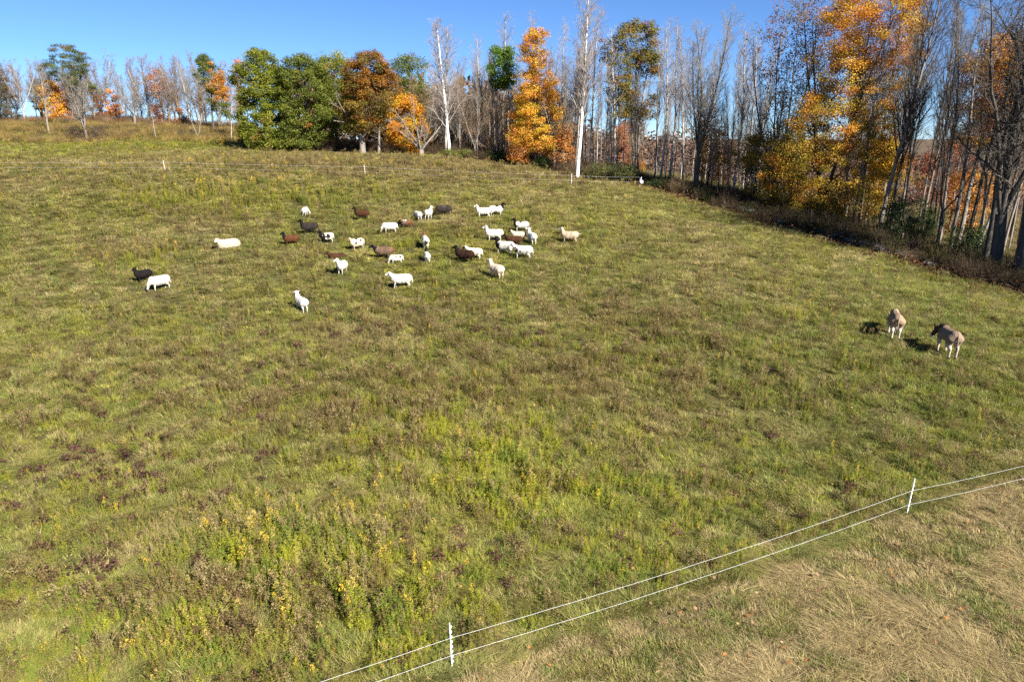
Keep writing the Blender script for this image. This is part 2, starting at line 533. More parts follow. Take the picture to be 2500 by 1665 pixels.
def scatter(name, coll, pts, rot, scl, idx, tint, tint2):
    n = len(pts)
    me = bpy.data.meshes.new(name)
    me.vertices.add(n); me.vertices.foreach_set('co', np.asarray(pts, np.float32).ravel())
    def att(nm, ty, key, v):
        a = me.attributes.new(nm, ty, 'POINT'); a.data.foreach_set(key, v.ravel())
    att('rot', 'FLOAT_VECTOR', 'vector', np.asarray(rot, np.float32))
    att('scl', 'FLOAT_VECTOR', 'vector', np.asarray(scl, np.float32))
    att('idx', 'INT', 'value', np.asarray(idx, np.int32))
    for nm, v in (('tint', tint), ('tint2', tint2)):
        v = np.asarray(v, np.float32)
        v = np.concatenate([v, np.ones((n, 1), np.float32)], 1)
        att(nm, 'FLOAT_COLOR', 'color', v)
    o = obj(name, me)
    ng = bpy.data.node_groups.new(name + '_nodes', 'GeometryNodeTree')
    ng.interface.new_socket('Geometry', in_out='INPUT', socket_type='NodeSocketGeometry')
    ng.interface.new_socket('Geometry', in_out='OUTPUT', socket_type='NodeSocketGeometry')
    gi = ng.nodes.new('NodeGroupInput'); go = ng.nodes.new('NodeGroupOutput')
    ci = ng.nodes.new('GeometryNodeCollectionInfo')
    ci.inputs['Collection'].default_value = coll
    ci.inputs['Separate Children'].default_value = True
    ci.inputs['Reset Children'].default_value = True
    ip = ng.nodes.new('GeometryNodeInstanceOnPoints')
    ip.inputs['Pick Instance'].default_value = True
    def na(nm, ty):
        a = ng.nodes.new('GeometryNodeInputNamedAttribute'); a.data_type = ty
        a.inputs['Name'].default_value = nm
        return a.outputs['Attribute']
    L = ng.links.new
    L(gi.outputs[0], ip.inputs['Points']); L(ci.outputs[0], ip.inputs['Instance'])
    L(na('idx', 'INT'), ip.inputs['Instance Index'])
    e2r = ng.nodes.new('FunctionNodeEulerToRotation')
    L(na('rot', 'FLOAT_VECTOR'), e2r.inputs[0]); L(e2r.outputs[0], ip.inputs['Rotation'])
    L(na('scl', 'FLOAT_VECTOR'), ip.inputs['Scale'])
    L(ip.outputs[0], go.inputs[0])
    md = o.modifiers.new('scatter', 'NODES'); md.node_group = ng
    return o

def sample(n, y0=8.6, y1=124.0, p=1.0, seed=0):
    g = np.random.default_rng(seed)
    u = g.uniform(0, 1, n) ** p
    Y = y0 * (y1 / y0) ** u
    X = g.uniform(-1, 1, n) * (0.80 * Y + 5.5)
    return X, Y, g

def blob(x, y, lst):
    """soft patches of the meadow: (px, py, radius across, radius along, amount)"""
    v = np.zeros(len(x))
    for px, py, rx, ry, a in lst:
        cx, cy, _ = BL.setdefault((px, py), pix(px, py))
        v += a * np.exp(-(((x - cx) / rx) ** 2 + ((y - cy) / ry) ** 2))
    return v
BL = {}

# animals are placed further down; their spots keep tall weeds off them
ANIMALS = []
def spot(px, py, **k):
    x, y, z = pix(px, py); ANIMALS.append((x, y)); return (x, y, z)

GREEN = np.array([0.130, 0.180, 0.028]); OLIVE = np.array([0.240, 0.230, 0.048]); BLOND = np.array([0.40, 0.31, 0.15])
YELL = np.array([0.310, 0.320, 0.022]); BROWN = np.array([0.190, 0.120, 0.045]); BURG = np.array([0.060, 0.022, 0.026])
BLUEG = np.array([0.185, 0.235, 0.070]); GOLD = np.array([0.52, 0.36, 0.035]); DULLGOLD = np.array([0.38, 0.28, 0.075])
RUST = np.array([0.30, 0.10, 0.03])

P_BLOND = [(500, 390, 30, 8, .5), (1200, 450, 12, 6, .5), (900, 500, 9, 4, .3), (480, 700, 4, 3, .35), (700, 640, 4, 3, .3), (250, 900, 4, 3, .3), (1700, 760, 6, 4, .3), (1650, 980, 3, 2, .35), (700, 405, 26, 6, .7), (250, 440, 16, 4, .5), (1150, 400, 12, 5, .7), (350, 560, 8, 5, .35), (1350, 480, 6, 6, .35), (60, 700, 4, 4, .3), (900, 1250, 2, 1.5, .4), (1000, 415, 14, 5, .9), (1300, 425, 9, 4, .7), (700, 380, 22, 5, .5), (500, 560, 5, 4, .5), (900, 810, 2.2, 1.6, .8), (430, 1310, 1.3, 1.2, .8),
           (1050, 520, 5, 4, .5), (1100, 540, 5, 3, .4), (1750, 640, 6, 6, .35), (1850, 700, 4, 4, .3), (1530, 1050, 1.5, 1.2, .5), (120, 460, 8, 3, .5), (330, 405, 10, 3, .4), (1650, 560, 7, 6, .3)]
P_GREEN = [(1450, 1120, 3.0, 1.8, .9), (1900, 800, 8, 6, .6), (2200, 980, 6, 4, .6), (1380, 1400, 2.0, 1.2, .7), (420, 470, 8, 3, .4), (950, 490, 5, 4, .6), (1180, 840, 3.5, 1.6, .5),
           (2000, 700, 7, 6, .5), (2350, 800, 6, 6, .6), (100, 1000, 3, 2, .5), (500, 620, 6, 4, .3), (1500, 700, 8, 6, .3)]
P_YELL = [(450, 350, 26, 7, .9), (900, 430, 14, 5, .5), (300, 520, 10, 4, .3), (1050, 480, 8, 5, .35), (640, 480, 11, 5, .8), (1150, 1080, 3.6, 3.0, .9), (1250, 1200, 2.6, 1.8, .7), (250, 375, 14, 5, .7), (520, 385, 12, 4, .5), (1300, 530, 6, 4, .4), (1250, 610, 5, 3, .4), (800, 1430, 3, 1.6, .4), (80, 1060, 1, 1, .6), (1000, 620, 5, 4, .4)]
P_BROWN = [(1000, 408, 14, 5, .8), (700, 400, 18, 5, .5), (1300, 430, 7, 4, .5), (1000, 770, 5, 3, .9), (740, 980, 3.4, 2.6, .8), (560, 540, 6, 3, .5), (350, 620, 4, 2, .8), (900, 630, 5, 3, .5), (1600, 900, 5, 4, .5), (1250, 920, 5, 2.5, .5), (260, 330, 14, 8, .9), (930, 400, 8, 3, .4),
           (1000, 1050, 2, 2, .4), (650, 1480, 2, 1.2, .4), (1500, 800, 5, 3, .4), (1080, 560, 4, 2, .4), (430, 900, 4, 3, .35), (600, 300, 14, 8, .6)]
P_BURG = [(320, 940, 3, 2, .9), (100, 1200, 3, 2.2, .9), (180, 1400, 2.4, 1.3, .7), (820, 820, 2.2, 1.6, .9), (520, 850, 4, 3, .6), (250, 1120, 3, 2, .7), (690, 1080, 3, 2, .5), (1500, 850, 4, 3, .35), (1150, 780, 4, 3, .4), (450, 1350, 2, 1.2, .4), (1550, 760, 4, 3, .3)]
P_GOLD = [(560, 470, 14, 6, .5), (450, 360, 24, 7, .7), (1150, 1080, 3.4, 2.8, .9), (1300, 1210, 2.8, 1.6, .8), (760, 1350, 2.4, 1.6, .8), (600, 1330, 1.6, 1.2, .8), (900, 1480, 2.2, 1.1, .8), (600, 1560, 2.4, .9, .7), (640, 480, 11, 5, .7), (350, 625, 2.5, 1.4, .9), (300, 330, 16, 7, .7),
          (950, 405, 16, 4, .6), (1280, 540, 6, 4, .35), (1000, 620, 7, 5, .4), (1700, 900, 5, 4, .3), (1800, 760, 3, 2, .35), (1900, 900, 3, 2.5, .35), (700, 410, 20, 5, .5)]

def mixw(cols, ws):
    ws = np.stack([np.clip(w, 0, None) for w in ws], 1); ws /= ws.sum(1, keepdims=True) + 1e-9
    return ws @ np.stack(cols)

def pickw(cols, ws, x, y, g, cell=.45, seed=0, loose=.35):
    """one species colour per patch of about a cell's size, ragged at the borders"""
    ws = np.stack([np.clip(w, 0, None) for w in ws], 1); ws /= ws.sum(1, keepdims=True) + 1e-9
    n = len(x)
    cl = cell * np.clip(y / 30, 1, 2)
    wx = x + .35 * cell * (vnoise(x, y, .3, 5) - .5); wy = y + .35 * cell * (vnoise(x, y, .3, 6) - .5)
    u = hash2(np.floor(wx / cl + g.normal(0, .16, n)), np.floor(wy / cl + g.normal(0, .16, n)), 40 + seed)
    u = np.where(g.uniform(0, 1, n) < loose, g.uniform(0, 1, n), u)
    k = (u[:, None] > np.cumsum(ws, 1)).sum(1).clip(0, len(cols) - 1)
    return np.stack(cols)[k]

def lay(x, y, up=0.0):
    return np.stack([x, y, H(x, y) + up], 1)

# ------------------------------------------------------------------ animals: one continuous body each, from a blended volume
def surface_nets(f, org, h):
    s = f < 0
    nx, ny, nz = f.shape
    C = np.zeros((nx - 1, ny - 1, nz - 1, 3)); N = np.zeros((nx - 1, ny - 1, nz - 1))
    gi, gj, gk = np.meshgrid(np.arange(nx - 1), np.arange(ny - 1), np.arange(nz - 1), indexing='ij')
    cor = [(a, b, c) for a in (0, 1) for b in (0, 1) for c in (0, 1)]
    for a in cor:
        for ax in range(3):
            if a[ax]: continue
            b = list(a); b[ax] = 1
            fa = f[a[0]:nx - 1 + a[0], a[1]:ny - 1 + a[1], a[2]:nz - 1 + a[2]]
            fb = f[b[0]:nx - 1 + b[0], b[1]:ny - 1 + b[1], b[2]:nz - 1 + b[2]]
            m = (fa < 0) != (fb < 0)
            t = np.where(m, fa / np.where(m, fa - fb, 1), 0)
            for d in range(3):
                C[..., d] += np.where(m, a[d] + (t if d == ax else 0), 0)
            N += m
    act = N > 0
    idx = np.full(act.shape, -1); idx[act] = np.arange(act.sum())
    V = np.stack([gi, gj, gk], -1)[act] + C[act] / N[act][:, None]
    V = V * h + org
    Q = []
    for ax in range(3):
        a = [slice(None)] * 3; b = [slice(None)] * 3
        a[ax] = slice(0, -1); b[ax] = slice(1, None)
        e = s[tuple(a)] != s[tuple(b)]
        inside = s[tuple(a)]
        u, v = [k for k in range(3) if k != ax]
        w = np.argwhere(e)
        ok = (w[:, u] > 0) & (w[:, v] > 0) & (w[:, u] < f.shape[u] - 1) & (w[:, v] < f.shape[v] - 1)
        w = w[ok]
        def cell(du, dv):
            q = w.copy(); q[:, u] -= du; q[:, v] -= dv
            return idx[q[:, 0], q[:, 1], q[:, 2]]
        q = np.stack([cell(1, 1), cell(0, 1), cell(0, 0), cell(1, 0)], 1)
        flip = inside[w[:, 0], w[:, 1], w[:, 2]]
        if ax == 1: flip = ~flip
        q[~flip] = q[~flip][:, ::-1]
        Q.append(q)
    return V, np.concatenate(Q)

def cones_mesh(prims, h, k=0.05):
    """prims: (p0, p1, r0, r1, region, softness, squash_y)"""
    lo = np.min([np.minimum(p[0], p[1]) - max(p[2], p[3]) for p in prims], 0) - 3 * h
    hi = np.max([np.maximum(p[0], p[1]) + max(p[2], p[3]) for p in prims], 0) + 3 * h
    n = np.ceil((hi - lo) / h).astype(int) + 1
    ax = [lo[d] + np.arange(n[d]) * h for d in range(3)]
    X, Y, Z = np.meshgrid(*ax, indexing='ij')
    Pn = np.stack([X, Y, Z], -1)
    def sd(p, pts):
        a = np.array(p[0], float); b = np.array(p[1], float)
        q = pts - a; d = b - a
        sq = p[6] if len(p) > 6 else 1.0
        if sq != 1.0:
            q = q.copy(); q[..., 1] /= sq; d = d.copy(); d[1] /= sq
        t = np.clip((q @ d) / (d @ d + 1e-12), 0, 1)
        return np.linalg.norm(q - t[..., None] * d, axis=-1) - (p[2] + (p[3] - p[2]) * t)
    f = None
    for p in prims:
        g = sd(p, Pn); kk = p[5] if len(p) > 5 else k
        if f is None: f = g
        else:
            m = np.clip(0.5 + 0.5 * (f - g) / kk, 0, 1)
            f = f * (1 - m) + g * m - kk * m * (1 - m)
    V, Q = surface_nets(f, lo, h)
    reg = np.argmin(np.stack([sd(p, V) for p in prims], 1), 1)
    return V, Q, np.array([p[4] for p in prims])[reg]

def rotz(p, o, a):
    x, y = p[0] - o[0], p[1] - o[1]
    return (o[0] + x * math.cos(a) - y * math.sin(a), o[1] + x * math.sin(a) + y * math.cos(a), p[2])

EYE = None
def eye_mesh(r):
    a = []; n = 6
    A = Acc(); V = []; Q = []
    for i in range(5):
        th = math.pi * i / 4
        for j in range(n):
            V.append((r * math.sin(th) * math.cos(2 * math.pi * j / n), r * math.sin(th) * math.sin(2 * math.pi * j / n), r * math.cos(th)))
    for i in range(4):
        for j in range(n):
            Q.append((i * n + j, i * n + (j + 1) % n, (i + 1) * n + (j + 1) % n, (i + 1) * n + j))
    return mesh_np('eye', V, Q, smooth=True, mat=M_EYE)

def animal(name, label, cat, loc, face, prims, paint, eyes, h, group, scale=1.0, eye_r=0.02):
    V, Q, reg = cones_mesh(prims, h)
    w = np.isin(reg, ['body', 'rump', 'chest', 'thigh'])
    d0 = V - np.array([0, 0, V[:, 2].mean()]); d0 /= np.linalg.norm(d0, axis=1, keepdims=True) + 1e-6
    fl = vnoise(V[:, 0] * 16 + V[:, 2] * 9, V[:, 1] * 16 + V[:, 2] * 13, 1.0, 3) - .5
    V = V + d0 * (fl * w * (.035 if name == 'sheep' else .012))[:, None]
    col = paint(V, reg)
    o = obj(name, mesh_np(name, V, Q, col=col, smooth=True, mat=M_COAT))
    o.location = loc
    o.rotation_euler = (0, 0, face)
    o.scale = (scale,) * 3
    tag(o, label, cat, group)
    global EYE
    if EYE is None: EYE = eye_mesh(1.0)
    for e in eyes:
        eo = obj('eye', EYE, o); eo.location = e; eo.scale = (eye_r,) * 3
    return o

WH = (0.52, 0.495, 0.44); CR = (0.44, 0.365, 0.265); TAN = (0.42, 0.32, 0.22); BR = (0.052, 0.024, 0.013); DB = (0.026, 0.013, 0.009)
BK = (0.012, 0.010, 0.010); CH = (0.026, 0.021, 0.019); GB = (0.115, 0.075, 0.050); PK = (0.62, 0.46, 0.38)

def sheep_prims(head='up', turn=0.0, lie=False, fat=1.10, step=0.0, tail_out=False, neckturn=None):
    dz = -0.33 if lie else 0.0
    r = []
    rb = 0.205 * fat
    r.append(((-0.33, 0, .54 + dz), (0.27, 0, .53 + dz), rb, rb * 0.98, 'body', .04, .92))
    r.append(((-0.16, 0, .50 + dz), (0.14, 0, .47 + dz), rb * 1.06, rb * 1.04, 'body', .05, .96))
    r.append(((-0.40, 0, .55 + dz), (-0.36, 0, .53 + dz), rb * .86, rb * .9, 'rump', .05, .98))
    r.append(((0.33, 0, .50 + dz), (0.36, 0, .58 + dz), rb * .80, rb * .72, 'chest', .05, .9))
    nb = (0.40, 0, .62 + dz)
    if head == 'up':   hb, hm = (0.50, 0, .93 + dz), (0.69, 0, .85 + dz)
    elif head == 'level': hb, hm = (0.60, 0, .81 + dz), (0.79, 0, .73 + dz)
    else:              hb, hm = (0.60, 0, .36 + dz), (0.68, 0, .14 + dz)
    o = (0.36, 0)
    nt = turn * 0.6 if neckturn is None else neckturn
    hb = rotz(hb, o, nt); hm2 = rotz(rotz(hm, o, nt), hb, turn - nt)
    r.append((nb, hb, .135 * fat, .085 * (0.5 + 0.5 * fat), 'neck', .07))
    r.append((hb, hm2, .085, .050, 'head', .03))
    d = np.array(hm2) - np.array(hb); d /= np.linalg.norm(d)
    sdv = np.cross([0, 0, 1.0], d); sdv /= np.linalg.norm(sdv)
    up = np.cross(d, sdv)
    r.append((tuple(np.array(hb) + d * .16), tuple(np.array(hm2) + d * .01), .058, .046, 'muzzle', .02))
    for s in (-1, 1):
        e0 = np.array(hb) + sdv * s * .06 + up * .045
        r.append((tuple(e0), tuple(e0 + sdv * s * .135 - d * .03 - up * .02), .026, .02, 'ear', .015))
    if not lie:
        for s in (-1, 1):
            st = step * s
            r.append(((0.30, s * .105, .42), (0.30 + st * .5, s * .105, .22), .066, .034, 'leg', .04))
            r.append(((0.30 + st * .5, s * .105, .22), (0.30 + st * .9, s * .105, .02), .032, .025, 'leg', .02))
            r.append(((-0.37, s * .11, .48), (-0.31 - st * .5, s * .115, .32), .125, .07, 'thigh', .05))
            r.append(((-0.31 - st * .5, s * .115, .32), (-0.42 - st * .6, s * .11, .22), .055, .032, 'leg', .03))
            r.append(((-0.42 - st * .6, s * .11, .22), (-0.39 - st * .8, s * .11, .02), .030, .025, 'leg', .02))
    else:
        for s in (-1, 1):
            r.append(((0.28, s * .13, .12), (0.46, s * .12, .05), .06, .04, 'leg', .03))
            r.append(((-0.34, s * .16, .14), (-0.10, s * .20, .06), .11, .05, 'leg', .04))
    if tail_out: r.append(((-0.55, 0, .60 + dz), (-0.74, 0, .62 + dz), .045, .03, 'tail', .03))
    else: r.append(((-0.56, 0, .60 + dz), (-0.61, 0, .30 + dz), .04, .028, 'tail', .03))
    hb = np.array(hb)
    eyes = [tuple(hb + d * .10 + sdv * s * .068 + up * .035) for s in (-1, 1)]
    return r, eyes

def coat(base, over=None, patches=(), seed=1):
    """base colour, colours by body region, and patches (x, y, z, radius, colour) in the animal's own frame"""
    over = over or {}
    def paint(V, reg):
        c = np.tile(np.array(base, float), (len(V), 1))
        for k, v in over.items(): c[reg == k] = v
        n = np.sin(V[:, 0] * 23 + seed) * np.sin(V[:, 1] * 19 + seed * 2.1) * np.sin(V[:, 2] * 27 + seed * .7)
        for x, y, z, rr, v in patches:
            d = np.sqrt((V[:, 0] - x) ** 2 + ((V[:, 1] - y)) ** 2 + (V[:, 2] - z) ** 2) + n * .05
            c[d < rr] = v
        g = np.random.default_rng(seed)
        m = vnoise(V[:, 0] * 9 + V[:, 2] * 5, V[:, 1] * 9 + V[:, 2] * 8 + seed, 1.0, seed)
        c *= (1 + g.normal(0, .05, (len(V), 1))) * (.74 + .42 * m)[:, None]
        return np.clip(c, 0, 1)
    return paint

LEFT, AWAY, RIGHT, NEAR = math.pi, math.pi / 2, 0.0, -math.pi / 2
SHEEP = []
def sheep(px, py, face, label, base, over=None, patches=(), scale=1.0, seed=1, **k):
    p_ = spot(px, py); SHEEP.append((p_, R(face) - math.pi / 2 + math.atan2(p_[1], p_[0]), label, base, over, patches, scale, seed, k))

bh = lambda c, e=None: {'head': c, 'ear': c, 'muzzle': e or c, 'neck': c}
sheep(746, 530, 75, 'white sheep seen from behind, grazing to its right at the back left of the flock', WH, head='graze', turn=-1.5, scale=1.0, seed=1)
sheep(884, 537, 178, 'dark brown sheep with raised head half hidden in weeds at the back of the flock', BR, bh(DB), scale=1.05, seed=2)
sheep(756, 573, 184, 'charcoal black-headed sheep in weeds just behind the pied sheep', CH, bh(BK), scale=1.12, seed=3, fat=1.05)
sheep(711, 600, 190, 'rusty brown sheep with black head, outermost of the dark ones on the near left', (0.075, .031, .015), bh(BK), scale=.98, seed=4)
sheep(798, 594, 205, 'black and white pied sheep with white rump and black head between two dark sheep', WH, {**bh(BK), 'chest': BK}, [(0.30, 0, .5, .27, BK), (-.05, .2, .55, .17, DB), (0.0, -.2, .5, .15, DB), (0.3, 0.1, .2, .2, BK)], scale=.95, seed=5)
sheep(558, 606, 186, 'woolly cream sheep lying down by itself at the left of the flock', CR, {'head': WH, 'muzzle': (.2, .16, .13)}, scale=1.24, seed=6, lie=True, fat=1.42, head='level', turn=.9)
sheep(352, 689, 200, 'black sheep with white blaze standing behind the white grazing sheep', BK, {}, [(.62, -.02, .95, .09, WH)], scale=.92, seed=7, turn=.5)
sheep(392, 708, 207, 'white sheep grazing head down in front of the black sheep', WH, {'neck': (.66, .54, .40), 'chest': (.66, .54, .40)}, scale=1.08, seed=8, head='graze', step=.05)
sheep(872, 611, 215, 'woolly cream and brown spotted sheep with tan muzzle in the middle of the flock', CR, {'head': (.16, .10, .05), 'muzzle': (.14, .09, .05), 'body': (.62, .52, .38)}, [(.05, 0, .74, .13, DB), (-.2, .15, .62, .1, BR), (.2, .15, .5, .12, BR)], scale=1.02, seed=9, fat=1.15, head='level', turn=.4)
sheep(823, 634, 182, 'low dark brown sheep lying deep in the weeds', BR, {}, scale=.95, seed=10, lie=True, head='level')
sheep(936, 634, 178, 'greyish brown sheep with black head standing behind the spotted lamb', GB, {**bh(BK), 'rump': (.15, .07, .045), 'chest': BK, 'leg': DB}, scale=1.1, seed=11, head='level', turn=.2)
sheep(968, 646, 188, 'small white spotted lamb grazing in front of a greyish brown sheep', WH, {'ear': BK}, [(.05, .18, .6, .07, BK), (-.3, .17, .62, .09, BK), (-.1, .18, .66, .05, BK)], scale=.78, seed=12, head='graze')
sheep(836, 669, 250, 'white sheep coming forward with its head turned to its right', WH, {}, scale=1.05, seed=13, head='up', turn=-.95, neckturn=-.75)
sheep(980, 705, 178, 'white sheep standing broadside with its head raised, nearest of the middle ones', WH, {'chest': (.7, .66, .6)}, scale=1.1, seed=14, head='level', step=.06)
sheep(738, 762, 112, 'white sheep seen from behind with raised head, nearest the camera', WH, {}, scale=1.05, seed=15, head='up', turn=.15, step=.03)
sheep(952, 569, 185, 'white sheep grazing next to the brown sheep with pale saddle', WH, {'muzzle': PK}, scale=1.0, seed=16, head='graze')
sheep(990, 559, 172, 'brown rumped grazing sheep with pale saddle and black forequarters', GB, {**bh(BK), 'rump': (.13, .045, .02), 'thigh': (.13, .045, .02), 'chest': BK, 'leg': BK, 'tail': BR}, [(.32, 0, .5, .24, BK), (0, 0, .65, .2, (.36, .28, .22)), (-.3, 0, .55, .18, (.13, .045, .02))], scale=.92, seed=17, head='graze')
sheep(1021, 540, 112, 'white black-headed sheep from behind, grazing to its left', WH, bh(BK), scale=.98, seed=18, head='graze', turn=.9)
sheep(1047, 536, 68, 'white sheep walking away with raised head in front of the charcoal sheep', WH, {'head': PK}, scale=1.02, seed=19, head='up', turn=-.4, step=.05)
sheep(1083, 528, 190, 'charcoal grey sheep grazing beside the white sheep walking away', CH, {'head': DB}, [(0, 0, .7, .2, (.055, .043, .038))], scale=1.12, seed=20, head='graze')
sheep(1039, 607, 95, 'white sheep from behind with brown head and dark stain under the tail', WH, bh((.13, .06, .035)), [(-.6, 0, .42, .12, DB)], scale=1.08, seed=21, head='up', turn=.15)
sheep(1043, 642, 96, 'small white sheep from behind with black raised head', WH, bh(BK), scale=.9, seed=22, head='up')
sheep(1180, 532, 186, 'white sheep facing left in front of the pied sheep at the back', WH, {'leg': (.74, .64, .52)}, scale=1.05, seed=23, head='up', step=.05)
sheep(1212, 528, 8, 'white sheep with brown back patch and black head, facing right at the back', WH, bh(BK), [(.05, 0, .72, .16, DB)], scale=1.08, seed=24, head='up', turn=-.3)
sheep(1206, 590, 183, 'stocky white sheep behind the black-headed walking sheep', WH, {}, scale=1.12, seed=25, head='up', fat=1.12)
sheep(1272, 566, 176, 'white sheep with black head, neck and shoulder patch at the back of the tight group', WH, {**bh(BK), 'chest': BK}, [(.33, .05, .5, .17, BK), (.02, 0, .74, .14, BK)], scale=1.0, seed=26, head='up')
sheep(1266, 590, 184, 'cream sheep with dark spotted face above the brown sheep', CR, {'head': BK, 'muzzle': WH, 'ear': BK}, scale=.92, seed=27, head='level')
sheep(1254, 604, 180, 'dark brown sheep hemmed in between white sheep', BR, bh(DB), scale=1.05, seed=28, head='level', fat=1.02)
sheep(1298, 597, 112, 'white sheep seen from behind at the right of the tight group', WH, {}, scale=1.08, seed=29, head='up', turn=.15)
sheep(1232, 622, 158, 'white sheep with black head, neck and chest, walking left', WH, {**bh(BK), 'chest': BK}, [(.33, 0, .5, .24, BK)], scale=1.18, seed=30, head='up', step=.1)
sheep(1276, 632, 166, 'white grey-flecked sheep with lowered head in front of the walking one', WH, {}, [(.3, .15, .5, .12, CH), (.1, .18, .45, .07, CH), (.42, .1, .62, .08, CH)], scale=1.15, seed=31, head='level', turn=.3)
sheep(1390, 594, 172, 'tan sheep with white head and stuck-out tail, alone on the right', TAN, {'head': WH, 'ear': WH, 'muzzle': WH}, scale=1.1, seed=32, head='up', tail_out=True, step=.04)
sheep(1134, 643, 160, 'black-brown sheep standing in front of a cream lamb-faced one', DB, bh(BK), scale=1.12, seed=33, head='up')
sheep(1158, 634, 160, 'cream sheep with black patched face behind the black-brown sheep', (.68, .58, .45), {'head': BK}, [(.6, 0, 1.0, .09, WH)], scale=.98, seed=34, head='level')
sheep(1212, 680, 128, 'pale tan sheep turned away to the left, nearest on the right of the flock', (.60, .47, .36), {'head': (.66, .58, .52), 'muzzle': (.30, .26, .25)}, scale=1.12, seed=35, head='up', turn=.35)

def donkey_prims(turn=0.0, head='graze', step=0.0):
    r = []
    r.append(((-0.44, 0, .88), (0.40, 0, .86), .235, .235, 'body', .06, .86))
    r.append(((-0.18, 0, .83), (0.16, 0, .80), .25, .25, 'body', .06, .98))
    r.append(((-0.50, 0, .92), (-0.42, 0, .90), .215, .225, 'rump', .06, .98))
    r.append(((0.42, 0, .82), (0.46, 0, .96), .22, .18, 'chest', .06, .8))
    nb = (0.52, 0, .98)
    if head == 'graze': hb, hm = (0.98, 0, .62), (1.22, 0, .22)
    else: hb, hm = (0.95, 0, .80), (1.24, 0, .46)
    o = (0.46, 0)
    nt = turn * .8
    hb = rotz(hb, o, nt); hm = rotz(rotz(hm, o, nt), hb, turn - nt)
    r.append((nb, hb, .20, .125, 'neck', .08, .8))
    r.append((hb, hm, .125, .075, 'head', .04, .8))
    d = np.array(hm) - np.array(hb); d /= np.linalg.norm(d)
    sdv = np.cross([0, 0, 1.0], d); sdv /= np.linalg.norm(sdv); up = np.cross(d, sdv)
    r.append((tuple(np.array(hm) - d * .05), tuple(np.array(hm) + d * .02), .085, .075, 'muzzle', .02))
    for s in (-1, 1):
        e0 = np.array(hb) + sdv * s * .07 + up * .07 - d * .05
        r.append((tuple(e0), tuple(e0 + sdv * s * .07 + up * .13 - d * .20), .045, .022, 'ear', .015))
    mid = (np.array(nb) + np.array(hb)) / 2
    r.append((tuple(np.array(nb) + np.array([0, 0, .19])), tuple(np.array(hb) + up * .13), .035, .03, 'mane', .02))
    for s in (-1, 1):
        st = step * s
        r.append(((0.40, s * .14, .72), (0.40 + st * .5, s * .145, .40), .12, .062, 'foreleg', .05))
        r.append(((0.40 + st * .5, s * .145, .40), (0.39 + st * .8, s * .145, .07), .055, .042, 'leg', .02))
        r.append(((0.39 + st * .8, s * .145, .07), (0.41 + st * .8, s * .145, .02), .05, .055, 'hoof', .015))
        r.append(((-0.48, s * .13, .80), (-0.40 - st * .4, s * .15, .52), .20, .10, 'thigh', .06))
        r.append(((-0.40 - st * .4, s * .15, .52), (-0.56 - st * .6, s * .14, .40), .088, .058, 'leg', .04))
        r.append(((-0.56 - st * .6, s * .14, .40), (-0.53 - st * .8, s * .14, .07), .05, .042, 'leg', .02))
        r.append(((-0.53 - st * .8, s * .14, .07), (-0.51 - st * .8, s * .14, .02), .05, .055, 'hoof', .015))
    r.append(((-0.73, 0, .96), (-0.80, 0.01, .52), .035, .028, 'tail', .02))
    r.append(((-0.80, 0.01, .52), (-0.80, 0.02, .34), .035, .022, 'tuft', .02))
    hb = np.array(hb)
    return r, [tuple(hb + d * .14 + sdv * s * .088 + up * .04) for s in (-1, 1)]

def donkey_paint(base, belly, seed):
    def paint(V, reg):
        c = np.tile(np.array(base, float), (len(V), 1))
        w = np.clip((0.66 - V[:, 2]) / .12, 0, 1)[:, None] * np.isin(reg, ['body', 'thigh', 'chest', 'foreleg', 'leg'])[:, None]
        c = c * (1 - w) + np.array(belly) * w
        c[reg == 'leg'] = belly
        c[np.isin(reg, ['mane', 'tuft'])] = (.03, .024, .02)
        if seed == 52: c[np.isin(reg, ['head', 'neck', 'ear', 'mane'])] = (.055, .040, .032)
        c[reg == 'hoof'] = (.05, .045, .04)
        c[reg == 'muzzle'] = (.62, .58, .52)
        dors = (np.abs(V[:, 1]) < .022) & (V[:, 2] > 1.0) & np.isin(reg, ['body', 'rump'])
        c[dors] = (.05, .035, .025)
        cross = (np.abs(V[:, 0] - .40) < .022) & (V[:, 2] > .86) & np.isin(reg, ['body', 'chest'])
        c[cross] = (.05, .035, .025)
        c[reg == 'tail'] = tuple(b * .9 for b in base)
        return c * (1 + np.random.default_rng(seed).normal(0, .04, (len(V), 1)))
    return paint
DONKEYS = [(spot(2180, 823), R(69), 'grey-brown donkey grazing with its rump to the camera, head hidden', (.27, .19, .125), (.46, .40, .33), .12, .03, .95, 51),
           (spot(2308, 868), R(82), 'taller dark grey donkey with lowered dark head and dark neck, nearest the edge', (.215, .16, .115), (.42, .34, .28), .15, .02, .98, 52)]

for (loc, face, label, base, over, patches, sc_, seed, k) in SHEEP:
    pr, eyes = sheep_prims(**k)
    animal('sheep', label, 'sheep', loc, face, pr, coat(base, over, patches, seed), eyes, 0.028, 'sheep of the flock in the meadow', sc_ * .90, 0.019)
for (loc, face, label, base, belly, turn, step, sc_, seed) in DONKEYS:
    pr, eyes = donkey_prims(turn, 'graze' if seed == 51 else 'level', step)
    animal('donkey', label, 'donkey', loc, face, pr, donkey_paint(base, belly, seed), eyes, 0.03, 'donkeys at the right of the meadow', sc_, 0.024)
AN = np.array(ANIMALS)

def clear_of_animals(x, y, front, r):
    keep = np.ones(len(x), bool)
    for ax_, ay_ in AN:
        L = math.hypot(ax_, ay_); ux, uy = -ax_ / L, -ay_ / L
        dx = x - ax_; dy = y - ay_
        a = dx * ux + dy * uy; b = np.abs(dx * uy - dy * ux)
        keep &= ~((a > -0.5) & (a < front) & (b < r))
    return keep

